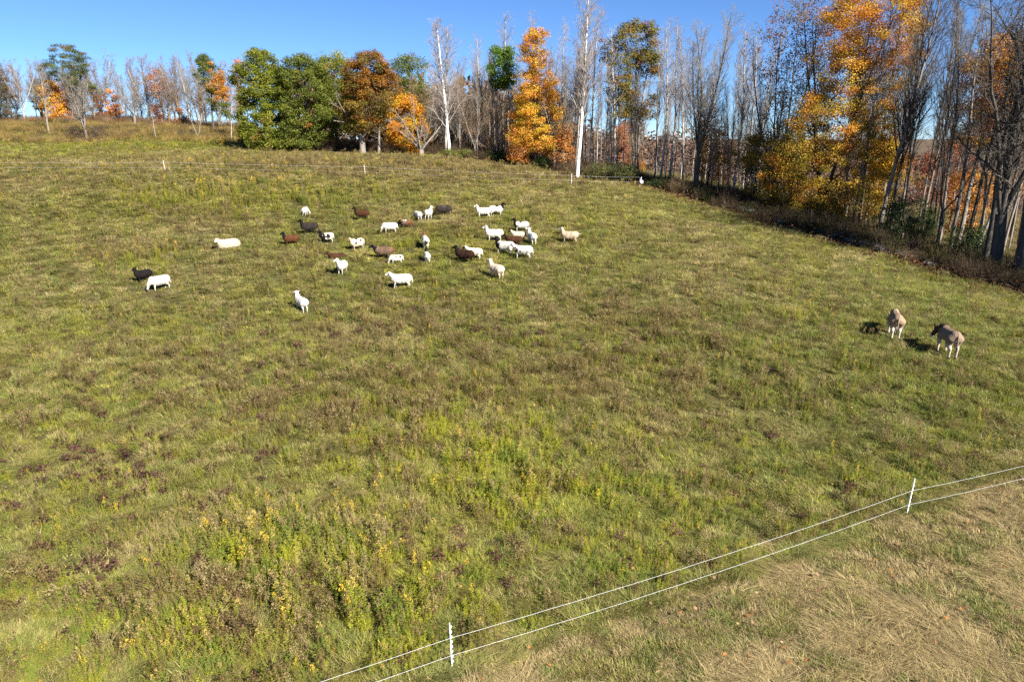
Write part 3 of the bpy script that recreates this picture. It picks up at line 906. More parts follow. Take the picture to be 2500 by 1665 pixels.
# ------------------------------------------------------------------ meadow: grass
tufts = []
for s in range(5):
    V, Q, T, C = blades(100 + s, 34, 0.16, 0.12, 0.36, 0.014, 0.35, 0.35, dry=.35)
    tufts.append(mesh_np('grass_tuft', V, Q, T, C, mat=M_SCAT))
for s in range(3):
    V, Q, T, C = blades(120 + s, 44, 0.20, 0.22, 0.48, 0.011, 0.9, 0.55, dry=.5, flat=.7)
    tufts.append(mesh_np('swept_grass', V, Q, T, C, mat=M_SCAT))
C_TUFT = proto_coll('grass_tuft', tufts)

x, y, g = sample(230000, 8.4, 124, 1.0, 21)
tus = fbm(x, y, .75, 201, 2)
ok = in_field(x, y, 0.3) & (mown_sd(x, y) < 0.25) & (g.uniform(0, 1, len(x)) < np.clip((tus - .30) * 4.0, .12, 1))
tus = tus[ok]
x, y = x[ok], y[ok]; n = len(x)
nb_, ng_ = fbm(x, y, 4.0, 31), fbm(x, y, 3.0, 41)
wb = 0.27 + 2.2 * blob(x, y, P_BLOND) + 2.0 * np.clip(nb_ - .52, 0, 1)
wg = 0.62 + blob(x, y, P_GREEN) + 2.5 * np.clip(ng_ - .5, 0, 1) + .25 * np.clip((x - 4) / 15, 0, 1)
wo = 0.75 + 0 * x
wy = 0.10 + blob(x, y, P_YELL) * 1.2 + 1.2 * np.clip(fbm(x, y, 5, 51) - .55, 0, 1)
wbr = 0.08 + blob(x, y, P_BROWN) * .6
wbg = 0.15 + 1.3 * np.clip(fbm(x, y, 3.5, 61) - .52, 0, 1)
tint = .62 * pickw([BLOND, GREEN, OLIVE, YELL, BROWN, BLUEG], [wb, wg, wo, wy * 1.4, wbr, wbg * .6], x, y, g, .5, 1) + .38 * mixw([BLOND, GREEN, OLIVE, YELL, BROWN, BLUEG], [wb, wg, wo, wy * 1.4, wbr, wbg * .6])
tint *= (g.uniform(.75, 1.3, n) * (.72 + .56 * fbm(x, y, .8, 207, 2)))[:, None]
sw = fbm(x, y, 1.3, 71)
lean_dir = 6.28 * 2 * fbm(x, y, 3, 81)
idx = np.where(sw > .64, 5 + g.integers(0, 3, n), g.integers(0, 5, n))
rotm = np.stack([g.normal(0, .12, n), g.normal(0, .12, n), np.where(idx >= 5, lean_dir + g.normal(0, .7, n), g.uniform(0, 6.28, n))], 1)
hs = (0.30 + 0.5 * fbm(x, y, 1.0, 91) + 1.1 * np.clip(tus - .38, 0, .5)) * g.uniform(.75, 1.25, n)
wd = np.clip(y / 28, 1.0, 2.2) * g.uniform(.8, 1.25, n)
near_an = clear_of_animals(x, y, 1.0, .5)
hs = np.where(near_an, hs, hs * 1.15)
t2 = mixw([BLOND, OLIVE], [.9 + 0 * x, .4 + 0 * x]) * g.uniform(.75, 1.2, (n, 1))
o = scatter('meadow_grass', C_TUFT, lay(x, y, -.02), rotm, np.stack([wd, wd, hs], 1), idx, tint, t2)
tag(o, 'uneven olive and straw coloured grass covering the sloping meadow', 'grass', kind='stuff')

g = np.random.default_rng(29)
y = g.uniform(34, 125, 26000); x = tl(y) + 2.0 + np.abs(g.normal(0, 1, 26000)) * 26
k = (x < .82 * y + 6) & (x > 8) & (fbm(x, y, 5, 211) > .36); x, y = x[k], y[k]; n = len(x)
tint = mixw([BLOND * .6, OLIVE * .8, BROWN, GREEN * .8], [.5 + 0 * x, .2 + 1.2 * (fbm(x, y, 6, 215) > .55), .6 + 0 * x, .2 + .8 * (x < tl(y) + 12)]) * g.uniform(.7, 1.25, (n, 1))
sc_ = g.uniform(.9, 1.6, n) * np.clip(y / 45, 1, 1.8)
o = scatter('rough_grass', C_TUFT, lay(x, y, -.02), np.stack([g.normal(0, .12, n), g.normal(0, .12, n), g.uniform(0, 6.28, n)], 1), np.stack([sc_, sc_, sc_ * .8], 1), g.integers(0, 8, n), tint, BLOND * .6 + np.zeros((n, 3)))
tag(o, 'brown and tan rough grass beyond the tree row on the right', 'grass', kind='stuff')

# ------------------------------------------------------------------ meadow: goldenrod and other leafy weeds
gr = []
for s in range(4): gr.append(weed(200 + s, 3, .62, 26, .085, .020, 0).mesh('leafy_weed', M_SCAT))
for s in range(3): gr.append(weed(210 + s, 2, .80, 34, .085, .018, 34).mesh('goldenrod', M_SCAT))
for s in range(2): gr.append(weed(220 + s, 4, .46, 14, .10, .030, 0, .18).mesh('leafy_weed', M_SCAT))
C_WEED = proto_coll('weed', gr)
x, y, g = sample(150000, 8.4, 122, 1.0, 22)
wgd = blob(x, y, P_GOLD)
clump = fbm(x, y, .62, 95, 2)
dens = (.70 + .55 * wgd) * np.clip((clump - .40) * 5.0, 0, 1.4)
ok = in_field(x, y, .6) & (mown_sd(x, y) < -.1) & (g.uniform(0, 1, len(x)) < dens) & clear_of_animals(x, y, 1.9, .75)
x, y, wgd = x[ok], y[ok], wgd[ok]; n = len(x)
wy = .45 + blob(x, y, P_YELL); wg = .5 + blob(x, y, P_GREEN) * .6 + .2 * (x > 5); wbr = .06 + blob(x, y, P_BROWN) * .6; wo = .45 + 0 * x; wb = .10 + 2.0 * blob(x, y, P_BLOND)
tint = .75 * pickw([YELL, GREEN * np.array([1.1, 1.15, 1]), BROWN, OLIVE, BLOND * .8], [wy, wg, wbr, wo, wb], x, y, g, .55, 2) + .25 * mixw([YELL, GREEN * np.array([1.1, 1.15, 1]), BROWN, OLIVE, BLOND * .8], [wy, wg, wbr, wo, wb]) * g.uniform(.7, 1.35, (n, 1))
isg = g.uniform(0, 1, n) < np.where(y < 30, .05 + .05 * wgd, .12 + .14 * wgd)
idx = np.where(isg, 4 + g.integers(0, 3, n), np.where(g.uniform(0, 1, n) < .75, g.integers(0, 4, n), 7 + g.integers(0, 2, n)))
pg = g.uniform(0, 1, (n, 1))
t2 = np.where(pg < .16, GOLD, np.where(pg < .62, DULLGOLD, np.array([.27, .19, .09]))) * g.uniform(.8, 1.2, (n, 1))
sc_ = g.uniform(.5, 1.05, n) * (.60 + .5 * np.clip(wgd, 0, 1)) * np.clip(.85 + y / 160, 1, 1.3)
wd = sc_ * np.clip(y / 40, 1, 1.7)
rotm = np.stack([g.normal(0, .1, n), g.normal(0, .1, n), g.uniform(0, 6.28, n)], 1)
o = scatter('leafy_weeds', C_WEED, lay(x, y, -.02), rotm, np.stack([wd, wd, sc_], 1), idx, tint, t2)
tag(o, 'yellow-green goldenrod and leafy weeds growing through the meadow grass', 'weeds', kind='stuff')

# ------------------------------------------------------------------ meadow: dead brown weeds
dw = []
for s in range(4): dw.append(weed(240 + s, 5, .52, 15, .07, .018, 26, .16, .3, .14).mesh('dead_weed', M_SCAT))
C_DEAD = proto_coll('dead_weed', dw)
x, y, g = sample(60000, 8.4, 122, 1.0, 23)
dens = (.09 + .85 * np.clip(blob(x, y, P_BROWN), 0, 1.1)) * np.clip((fbm(x, y, .8, 105, 2) - .40) * 4.5, 0, 1.3)
ok = in_field(x, y, .6) & (mown_sd(x, y) < -.1) & (g.uniform(0, 1, len(x)) < dens) & clear_of_animals(x, y, 1.6, .65)
x, y = x[ok], y[ok]; n = len(x)
tint = np.where(g.uniform(0, 1, (n, 1)) < .65, np.array([.150, .108, .036]), np.array([.215, .170, .062])) * g.uniform(.7, 1.3, (n, 1))
t2 = np.where(g.uniform(0, 1, (n, 1)) < .5, np.array([.165, .110, .045]), np.array([.25, .19, .085])) * g.uniform(.7, 1.2, (n, 1))
sc_ = g.uniform(.6, 1.15, n); wd = sc_ * np.clip(y / 40, 1, 1.7)
rotm = np.stack([g.normal(0, .12, n), g.normal(0, .12, n), g.uniform(0, 6.28, n)], 1)
o = scatter('dead_weeds', C_DEAD, lay(x, y, -.02), rotm, np.stack([wd, wd, sc_], 1), g.integers(0, 4, n), tint, t2)
tag(o, 'dry brown dead weeds standing in patches across the meadow', 'weeds', kind='stuff')

# ------------------------------------------------------------------ meadow: burgundy weeds
bw = [broad(260 + s, 42, .17, .34, .11, .05).mesh('burgundy_weed', M_SCAT) for s in range(4)]
C_BURG = proto_coll('burgundy_weed', bw)
x, y, g = sample(44000, 8.4, 70, 1.0, 24)
dens = (.035 + .26 * np.clip(blob(x, y, P_BURG), 0, 1.1)) * np.clip((vnoise(x, y, .30, 115) - .47) * 6, 0, 1.4)
ok = in_field(x, y, 3) & (mown_sd(x, y) < -.15) & (g.uniform(0, 1, len(x)) < dens) & clear_of_animals(x, y, 1.2, .6)
x, y = x[ok], y[ok]; n = len(x)
tint = BURG * g.uniform(.8, 1.9, (n, 1)) + np.array([.03, .016, .008]) * g.uniform(0, 1.5, (n, 1))
sc_ = g.uniform(.4, .95, n); wd = sc_ * np.clip(y / 35, 1, 1.6)
rotm = np.stack([g.normal(0, .15, n), g.normal(0, .15, n), g.uniform(0, 6.28, n)], 1)
o = scatter('burgundy_weeds', C_BURG, lay(x, y, 0), rotm, np.stack([wd, wd, sc_], 1), g.integers(0, 4, n), tint, BURG * 1.6 + np.zeros((n, 3)))
tag(o, 'dark burgundy leafed weeds dotted over the left and middle of the meadow', 'weeds', kind='stuff')

# ------------------------------------------------------------------ mown strip: stubble grass and hay
hay = []
for s in range(5):
    V, Q, T, C = blades(280 + s, 56, .20, .10, .26, .009, 1.6, .55, dry=.6, flat=.55)
    V = V * np.array([1, 1, .42])
    hay.append(mesh_np('hay', V, Q, T, C, mat=M_SCAT))
for s in range(3):
    V, Q, T, C = blades(290 + s, 40, .16, .05, .16, .010, .6, .3, dry=.35)
    hay.append(mesh_np('stubble', V, Q, T, C, mat=M_SCAT))
C_HAY = proto_coll('hay', hay)
g = np.random.default_rng(25)
n0 = 60000
x = g.uniform(-9, 24, n0); y = g.uniform(7.2, 24, n0)
sd = mown_sd(x, y)
ok = (sd > -.35) & (np.abs(x) < .8 * y + 5)
x, y, sd = x[ok], y[ok], sd[ok]; n = len(x)
hn = fbm(x, y, 1.5, 131); gn = fbm(x, y, 1.1, 141)
hol = fbm(x, y, .6, 143, 2)
row = .5 + .5 * np.sin(sd * 2.1 + 2.5 * fbm(x, y, 4, 151))
ishay = g.uniform(0, 1, n) < np.clip(.42 + 4.0 * (hn - .47) + .40 * (row - .5), .04, .93)
idx = np.where(ishay, g.integers(0, 5, n), 5 + g.integers(0, 3, n))
tint = np.where(ishay[:, None], BLOND * np.array([1.12, 1.12, 1.1]), pickw([GREEN, OLIVE, BLOND], [.4 + 1.8 * (gn > .53), .7 + 0 * x, .9 + 0 * x], x, y, g, .35, 3)) * g.uniform(.65, 1.25, (n, 1))
t2 = np.where(ishay[:, None], np.array([.30, .24, .12]), BLOND) * g.uniform(.7, 1.2, (n, 1))
ldir = 2.6 + 4.0 * (fbm(x, y, 1.6, 161) - .5) * 2
rotm = np.stack([g.normal(0, .1, n), g.normal(0, .1, n), ldir + g.normal(0, 1.1, n)], 1)
sc_ = g.uniform(.7, 1.25, n)
kp = g.uniform(0, 1, n) < np.clip((hol - .34) * 6, .30, 1)
hz_ = sc_ * (.35 + .7 * hn + 1.2 * np.clip(hol - .4, 0, 1)) * np.where(ishay, 1, 1.25)
o = scatter('mown_grass', C_HAY, lay(x, y, 0)[kp], rotm[kp], np.stack([sc_, sc_, hz_], 1)[kp], idx[kp], tint[kp], t2[kp])
tag(o, 'mown grass with blond matted hay outside the near fence', 'grass', kind='stuff')

# ------------------------------------------------------------------ fallen leaves
lf = []
for s in range(3):
    g = np.random.default_rng(300 + s); A = Acc()
    for k in range(5 if s else 1):
        a = np.linspace(0, 2 * np.pi, 10, endpoint=False)
        rr = np.where(np.arange(10) % 2 == 0, .055, .028) * g.uniform(.8, 1.2, 10)
        c = np.array([g.normal(0, .22), g.normal(0, .22), .01]) if s else np.zeros(3)
        V = np.concatenate([[[0, 0, .012]], np.stack([rr * np.cos(a), rr * np.sin(a), g.uniform(0, .025, 10)], 1)]) + c
        A.add(V, T=[[0, 1 + i, 1 + (i + 1) % 10] for i in range(10)], C=[0, g.uniform(.3, 1), 0])
    lf.append(A.mesh('fallen_leaf', M_SCAT))
C_LEAF = proto_coll('fallen_leaf', lf)
g = np.random.default_rng(26)
x1 = g.uniform(-9, 24, 480); y1 = g.uniform(8, 23, 480); k1 = mown_sd(x1, y1) > .2
Yt = g.uniform(30, 74, 6000); off = g.normal(1.8, 1.9, 6000); x2 = tl(Yt) + off
x3, y3, _ = sample(1500, 9, 50, 1, 27); k3 = in_field(x3, y3) & (x3 > -2)
x = np.concatenate([x1[k1], x2, x3[k3]]); y = np.concatenate([y1[k1], Yt, y3[k3]]); n = len(x)
near = np.concatenate([np.ones(k1.sum(), bool), np.zeros(6000, bool), np.ones(k3.sum(), bool)])
pal = np.array([[.34, .14, .04], [.24, .09, .03], [.22, .13, .07], [.17, .095, .05], [.14, .05, .03], [.30, .20, .11]])
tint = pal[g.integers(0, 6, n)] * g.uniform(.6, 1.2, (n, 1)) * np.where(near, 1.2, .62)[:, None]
idx = np.where(near, 0, 1 + g.integers(0, 2, n))
zz = np.where(near, g.uniform(.08, .2, n), g.uniform(.02, .12, n))
P3 = lay(x, y); P3[:, 2] += zz
sc_ = np.where(near, g.uniform(.45, .9, n), g.uniform(.9, 1.6, n))
rotm = np.stack([g.normal(0, .5, n), g.normal(0, .5, n), g.uniform(0, 6.28, n)], 1)
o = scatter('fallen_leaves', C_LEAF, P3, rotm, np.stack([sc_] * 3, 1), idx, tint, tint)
tag(o, 'orange and brown fallen leaves on the mown grass and below the tree row', 'leaves', kind='stuff')

# ------------------------------------------------------------------ trees
class Tubes:
    def __init__(s): s.g = {}
    def add(s, pts, rad, sides):
        s.g.setdefault((len(pts), sides), []).append((pts, rad))
    def acc(s):
        A = Acc()
        for (n, sd), L in s.g.items():
            Pt = np.array([l[0] for l in L]); Rd = np.array([l[1] for l in L])
            tg = np.gradient(Pt, axis=1); tg /= np.linalg.norm(tg, axis=2, keepdims=True) + 1e-9
            m = tg.mean(1, keepdims=True)
            ref = np.where(np.abs(m[..., 2:3]) > .8, np.array([1.0, 0, 0]), np.array([0, 0, 1.0]))
            u = np.cross(tg, np.broadcast_to(ref, tg.shape)); u /= np.linalg.norm(u, axis=2, keepdims=True) + 1e-9
            v = np.cross(tg, u)
            a = np.arange(sd) * 2 * np.pi / sd
            V = Pt[:, :, None, :] + Rd[:, :, None, None] * (u[:, :, None, :] * np.cos(a)[None, None, :, None] + v[:, :, None, :] * np.sin(a)[None, None, :, None])
            B = len(L)
            base = (np.arange(B) * n * sd)[:, None, None]
            r = np.arange(n - 1)[None, :, None] * sd; k = np.arange(sd)[None, None, :]; k2 = (k + 1) % sd
            Q = np.stack([base + r + k, base + r + k2, base + r + sd + k2, base + r + sd + k], -1)
            A.add(V, Q=Q.reshape(-1, 4))
        return A

def unit(v): return v / (np.linalg.norm(v) + 1e-9)

def limb(g, p0, d, L, r0, r1, n, wig, up):
    pts = [np.array(p0, float)]; d = unit(np.array(d, float))
    for k in range(n):
        d = unit(d + g.normal(0, wig, 3) + np.array([0, 0, up / n]))
        pts.append(pts[-1] + d * L / n)
    return np.array(pts), np.linspace(r0, r1, n + 1)

def off_dir(g, d, ang, az):
    d = unit(d); a = np.cross(d, [0, 0, 1.0] if abs(d[2]) < .95 else [1.0, 0, 0]); a = unit(a); b = np.cross(d, a)
    return unit(d * math.cos(ang) + (a * math.cos(az) + b * math.sin(az)) * math.sin(ang))

def bare_tree(seed, Ht, r, cs=.35, n1=20, a1=45, l1=.26, up=.35, n2=6, n3=5, fork=None, twig=.0062, wig=.035, lean=0.0, l4=2, taper_len=.6):
    """trunk tubes and branch tubes of a leafless tree"""
    g = np.random.default_rng(seed)
    TR, BR_ = Tubes(), Tubes()
    leaders = []
    if fork:
        fz, k, fa = fork
        p, rd = limb(g, (0, 0, -.25), (lean, 0, 1), Ht * fz, r, r * .86, 6, wig * .6, 0); TR.add(p, rd, 9)
        for j in range(k):
            d = off_dir(g, np.array([0, 0, 1.0]), R(fa) * g.uniform(.7, 1.2), j * 6.28 / k + g.uniform(-.4, .4))
            q, rq = limb(g, p[-1] - np.array([0, 0, .1]), d, Ht * (1 - fz) * g.uniform(.85, 1.05), r * .75 / k ** .4, .025, 12, wig, .35)
            TR.add(q, rq, 7); leaders.append((q, rq, 0.12))
    else:
        p, rd = limb(g, (0, 0, -.25), (lean, 0, 1), Ht + .25, r, .025, 15, wig, .06)
        rd = r * (1 - np.linspace(0, 1, 16)) ** .8 + .02
        TR.add(p, rd, 8); leaders.append((p, rd, cs))
    def at_t(p, t):
        f = t * (len(p) - 1); i = min(int(f), len(p) - 2); return p[i] + (p[i + 1] - p[i]) * (f - i), p[i + 1] - p[i], f
    for q, rq, c0 in leaders:
        m = max(4, int(n1 / len(leaders) ** .7)); az = g.uniform(0, 6.28)
        for j in range(m):
            t = c0 + (0.97 - c0) * ((j + g.uniform(0, .9)) / m)
            b0, td, f = at_t(q, t); az += 2.4 + g.normal(0, .5)
            L = l1 * Ht * (1 - taper_len * (t - c0) / (1 - c0)) * g.uniform(.65, 1.2)
            rr = min(np.interp(f, np.arange(len(rq)), rq) * .55, .012 + L * .016)
            p1, r1 = limb(g, b0, off_dir(g, td, R(a1) * g.uniform(.75, 1.25), az), L, rr, twig * 1.2, 6, wig * 2.4, up)
            BR_.add(p1, r1, 4)
            for j2 in range(n2):
                t2 = .18 + .8 * (j2 + g.uniform(0, .9)) / n2
                b1, d1, _ = at_t(p1, t2)
                L2 = L * .48 * (1.15 - .6 * t2) * g.uniform(.6, 1.2)
                p2, r2 = limb(g, b1, off_dir(g, d1, R(42) * g.uniform(.7, 1.3), g.uniform(0, 6.28)), L2, max(twig * 1.25, rr * .4), twig, 3, wig * 2.5, up * .8)
                BR_.add(p2, r2, 3)
                for j3 in range(n3):
                    t3 = .15 + .85 * (j3 + g.uniform(0, .9)) / n3
                    b2, d2, _ = at_t(p2, min(t3, .99))
                    L3 = max(.25, L2 * .55 * g.uniform(.6, 1.2))
                    p3, r3 = limb(g, b2, off_dir(g, d2, R(40) * g.uniform(.6, 1.3), g.uniform(0, 6.28)), L3, twig, twig * .6, 2, wig * 2, up * .6)
                    BR_.add(p3, r3, 3)
                    for j4 in range(l4):
                        b3, d3, _ = at_t(p3, g.uniform(.3, .95))
                        p4, r4 = limb(g, b3, off_dir(g, d3, R(38), g.uniform(0, 6.28)), L3 * .5 * g.uniform(.6, 1.3), twig * .7, twig * .35, 1, 0, 0)
                        BR_.add(p4, r4, 3)
    return TR.acc().mesh('trunk', None, True), BR_.acc().mesh('crown', None, True)

def put_mat(o, m):
    if not o.data.materials: o.data.materials.append(m)
    o.material_slots[0].link = 'OBJECT'
    o.material_slots[0].material = m

TREE_N = [0]
def tree_obj(name, pos, parts, label, group=None, rz=0.0, sxy=1.0, sz=1.0, tilt=(0, 0), cat='tree'):
    e = empty(name, pos, rz)
    e.rotation_euler = (tilt[0], tilt[1], rz)
    e.scale = (sxy, sxy, sz)
    for nm, me, m in parts:
        o = obj(nm, me, e)
        if m is not None: put_mat(o, m)
    tag(e, label, cat, group)
    return e

def height_for(px, Y, top):
    x, y, z = at(px, Y)
    return (x, y, z), z_at(top, px, Y) - z

# crowns with leaves -----------------------------------------------------------
def pal_pick(g, n, pal):
    c = np.array([p[0] for p in pal], float); w = np.array([p[1] for p in pal], float)
    return c[g.choice(len(c), n, p=w / w.sum())]

def leaf_cloud(seed, cen, spread, per, size, cols, outward, flat=.65, elong=1.6):
    """cen: clump centres (k,3); cols: clump colours (k,3); leaves as small folded quads"""
    g = np.random.default_rng(seed)
    per = int(per * 1.4); size = size * .8
    k = len(cen)
    b = g.normal(0, 1, (k * per, 3)); b *= (g.uniform(0, 1, (k * per, 1)) ** .5) * 1.75 / (np.linalg.norm(b, axis=1, keepdims=True) + 1e-9)
    c = np.repeat(cen, per, 0) + b * np.repeat(spread, per)[:, None] * np.array([1, 1, flat])
    n = len(c)
    nr = g.normal(0, 1, (n, 3)) + np.repeat(outward, per, 0) * .8 + np.array([0, 0, .5])
    nr /= np.linalg.norm(nr, axis=1, keepdims=True)
    d = np.cross(nr, g.normal(0, 1, (n, 3))); d /= np.linalg.norm(d, axis=1, keepdims=True) + 1e-9
    L = size * g.uniform(.6, 1.4, n)
    V, Q = leaf_quads(c, d, nr, L, L / elong * g.uniform(.8, 1.2, n))
    C = np.repeat(cols, per, 0) * g.uniform(.65, 1.35, (n, 1)) * (1 + g.normal(0, .07, (n, 3)))
    return V, Q, np.repeat(np.clip(C, .002, 1), 4, 0)

def crown_clumps(g, n, prof, shell=.45, gap=0.0, depth=1.0, rough=.3, seed=0):
    """prof: rows of (height, centre x, radius); clump centres fill that envelope towards its skin"""
    pr = np.array(sorted(prof), float)
    hs = np.linspace(pr[0, 0], pr[-1, 0], 60); rs = np.interp(hs, pr[:, 0], pr[:, 2])
    w = rs + .15 * rs.max(); w /= w.sum()
    h = g.choice(hs, n * 3, p=w) + g.uniform(-.5, .5, n * 3) * (hs[1] - hs[0])
    a = g.uniform(0, 2 * np.pi, n * 3)
    rr = np.interp(h, pr[:, 0], pr[:, 2])
    sc = max(pr[:, 2].max() * .55, .6)
    nz = vnoise(np.cos(a) * rr / sc + 40 + h * .31 / sc, np.sin(a) * rr / sc + h / sc + 17, 1.0, seed)
    rad = rr * (1 - rough + 2 * rough * nz) * (shell + (1 - shell) * np.sqrt(g.uniform(0, 1, n * 3)))
    cx = np.interp(h, pr[:, 0], pr[:, 1])
    c = np.stack([cx + rad * np.cos(a), depth * rad * np.sin(a), h], 1)
    if gap:
        k = vnoise(c[:, 0] * 1.1 + c[:, 1] * .6 + 9, c[:, 2] * 1.3 + c[:, 1] * .4, 1.2, seed + 5) > gap
        c, a, h = c[k], a[k], h[k]
    c, a, h = c[:n], a[:n], h[:n]
    out = np.stack([np.cos(a), np.sin(a), .25 + 0 * a], 1)
    t = (h - pr[0, 0]) / (pr[-1, 0] - pr[0, 0] + 1e-6)
    return c, out, t

def leafy_tree(name, label, px, Y, prof_px, pal, clumps=260, per=110, size=.2, spread=.55, bark=None, trunk_r=.2, gap=0.0, shell=.45, seed=1,
               group=None, depth=1.0, rough=.3, twiggy=True, mat=None, tone=None, trunk_top=None, cat='tree', limbs=16, fork=None, flat=.65, leaf_el=1.6):
    """prof_px: rows of (photo y, left x, right x) for the crown's silhouette at this distance"""
    (x, y, z) = at(px, Y)
    g = np.random.default_rng(seed)
    zc = Y * CP + (CAM_H - z) * SP
    prof = []
    for py, xl, xr in prof_px:
        hz = z_at(py, px, Y) - z
        prof.append((hz, ((xl + xr) / 2 - 1250) / F * zc - x, (xr - xl) / 2 / F * zc))
    top = max(p[0] for p in prof); low = min(p[0] for p in prof)
    c, out, t = crown_clumps(g, clumps, prof, shell, gap, depth, rough, seed)
    cols = pal_pick(g, len(c), pal) * g.uniform(.8, 1.2, (len(c), 1))
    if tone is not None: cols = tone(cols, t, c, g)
    V, Q, C = leaf_cloud(seed + 1, c, spread * g.uniform(.6, 1.3, len(c)), per, size, cols, out, flat, leaf_el)
    crown = mesh_np('crown', V, Q, col=C, mat=mat or M_LEAF)
    rmax = max(p[2] for p in prof)
    th = trunk_top or (low + (top - low) * .85)
    tr, br = bare_tree(seed + 7, th, trunk_r, cs=max(.12, low / top * .9), n1=limbs, a1=50, l1=min(.5, .85 * rmax / th), up=.3, n2=4, n3=2, l4=0, twig=.016, fork=fork)
    b = bark or M_DARK
    parts = [('trunk', tr, b), ('branches', br, b), ('crown', crown, None)]
    if not twiggy: parts = [parts[0], parts[2]]
    return tree_obj(name, (x, y, z), parts, label, group, cat=cat)

LGREEN = [((.150, .165, .012), 5), ((.105, .125, .010), 4), ((.19, .19, .02), 2), ((.20, .15, .02), .4)]
DGREEN = [((.110, .125, .013), 5), ((.08, .098, .012), 3), ((.14, .145, .016), 2), ((.24, .11, .015), .25)]
OAKBR = [((.21, .105, .014), 5), ((.26, .11, .012), 3), ((.13, .10, .016), 3), ((.16, .07, .014), 2)]
ORANGE = [((.58, .27, .028), 5), ((.50, .19, .022), 2.5), ((.60, .36, .035), 3)]
GOLDY = [((.60, .30, .02), 5), ((.55, .20, .015), 3), ((.45, .30, .025), 2)]
OLIVEBR = [((.165, .130, .022), 5), ((.12, .12, .022), 3), ((.27, .14, .028), 2)]
SALMON = [((.40, .19, .11), 5), ((.38, .155, .07), 3), ((.42, .25, .14), 2)]
REDM = [((.28, .085, .04), 5), ((.32, .13, .065), 3), ((.27, .10, .04), 2)]
PINE = [((.075, .092, .02), 5), ((.05, .066, .018), 4), ((.15, .09, .035), 1.5)]
BGREEN = [((.095, .165, .012), 5), ((.065, .125, .012), 4), ((.13, .19, .02), 2)]

# --- the big green maples and their neighbours
leafy_tree('maple_tree', 'broad dense dark green maple with foliage down to the ground, left of the pair', 650, 82.0,
           [(124, 640, 664), (138, 622, 684), (165, 604, 700), (215, 598, 708), (270, 592, 715), (330, 588, 720), (366, 600, 715)], LGREEN, 400, 105, .20, .42, M_DARK, .30, seed=301, shell=.5, rough=.33, gap=.12)
leafy_tree('maple_tree', 'dense green maple joined to the right of the broad dark green one', 745, 81.5,
           [(138, 735, 762), (152, 715, 782), (185, 698, 805), (230, 692, 820), (300, 690, 824), (345, 695, 800), (368, 700, 770)], DGREEN + [((.11, .13, .02), 3)], 370, 105, .20, .42, M_DARK, .28, seed=311, shell=.5, rough=.33, gap=.12)
leafy_tree('maple_tree', 'rounded bright green tree top showing behind the dense green maples', 825, 90,
           [(136, 800, 850), (160, 782, 868), (220, 780, 870), (320, 790, 870)], LGREEN, 190, 100, .20, .6, M_DARK, .25, seed=321, shell=.55)
leafy_tree('oak_tree', 'rust brown oak with thick pale crooked limbs under its crown', 886, 80,
           [(130, 895, 930), (155, 868, 962), (210, 850, 978), (260, 840, 972), (300, 846, 945), (320, 868, 925)], OAKBR, 340, 100, .19, .45, M_GREY, .36, trunk_top=7.5, seed=331, shell=.4, rough=.34, gap=.10, fork=(.26, 5, 40),
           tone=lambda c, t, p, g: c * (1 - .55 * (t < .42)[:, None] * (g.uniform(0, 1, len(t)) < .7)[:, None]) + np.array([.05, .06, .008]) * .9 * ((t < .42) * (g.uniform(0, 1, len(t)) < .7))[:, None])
leafy_tree('maple_tree', 'dark green tree top peeping out right of the rust brown oak', 1005, 93,
           [(140, 990, 1020), (165, 965, 1050), (220, 960, 1060), (320, 970, 1050)], DGREEN, 150, 90, .2, .6, M_DARK, .22, seed=341, shell=.5)
leafy_tree('maple_tree', 'low golden orange maple behind bare crooked limbs, right of the oak', 1000, 81,
           [(232, 985, 1010), (265, 955, 1040), (320, 948, 1044), (378, 950, 1035)], GOLDY, 230, 85, .18, .42, M_DARK, .15, seed=351, gap=.30, shell=.35, rough=.4)

# --- the orange tree in the middle and its low skirt
leafy_tree('maple_tree', 'tall narrow orange maple left of the tall white birch', 1308, 75.5,
           [(78, 1295, 1330), (110, 1278, 1330), (160, 1268, 1345), (230, 1262, 1362), (300, 1250, 1372), (340, 1245, 1372), (372, 1275, 1350)], ORANGE, 380, 100, .155, .40, M_DARK, .17, seed=361, gap=.12, shell=.3, rough=.30,
           tone=lambda c, t, p, g: c * (1 - .0 * t[:, None]) + ((t < .45) * (g.uniform(0, 1, len(t)) < .38))[:, None] * (np.array([.50, .33, .022]) - c))
for k, (px, a, b, top) in enumerate([(1268, 1240, 1295, 318), (1375, 1335, 1400, 308)]):
    leafy_tree('maple_sapling', ['rusty orange maple sapling at the left foot of the orange maple', 'rusty orange maple sapling between the orange maple and the white birch'][k], px, 74.5,
               [(top, px - 12, px + 12), (350, a, b), (395, a + 6, b - 4)], [((.46, .18, .03), 5), ((.42, .20, .05), 3), ((.34, .15, .05), 2)], 70, 44, .17, .38, M_DARK, .07, seed=371 + k, gap=.35, shell=.2, rough=.45)
leafy_tree('young_tree', 'young tree with a small bright green tuft of a crown on a bare pale trunk', 1212, 79,
           [(118, 1208, 1240), (140, 1194, 1256), (175, 1192, 1257), (205, 1200, 1250), (218, 1210, 1240)], BGREEN, 95, 75, .19, .40, M_ASPEN, .12, seed=381, gap=.25, shell=.2, rough=.45, limbs=12)
leafy_tree('oak_tree', 'tall sparse olive brown oak right of the tall white birch, the higher of two', 1500, 74,
           [(28, 1500, 1530), (50, 1462, 1545), (110, 1455, 1560), (170, 1465, 1550), (230, 1480, 1540), (285, 1490, 1545)], OLIVEBR, 170, 52, .19, .40, M_ASPEN, .15, seed=391, gap=.48, shell=.15, rough=.5, limbs=20)
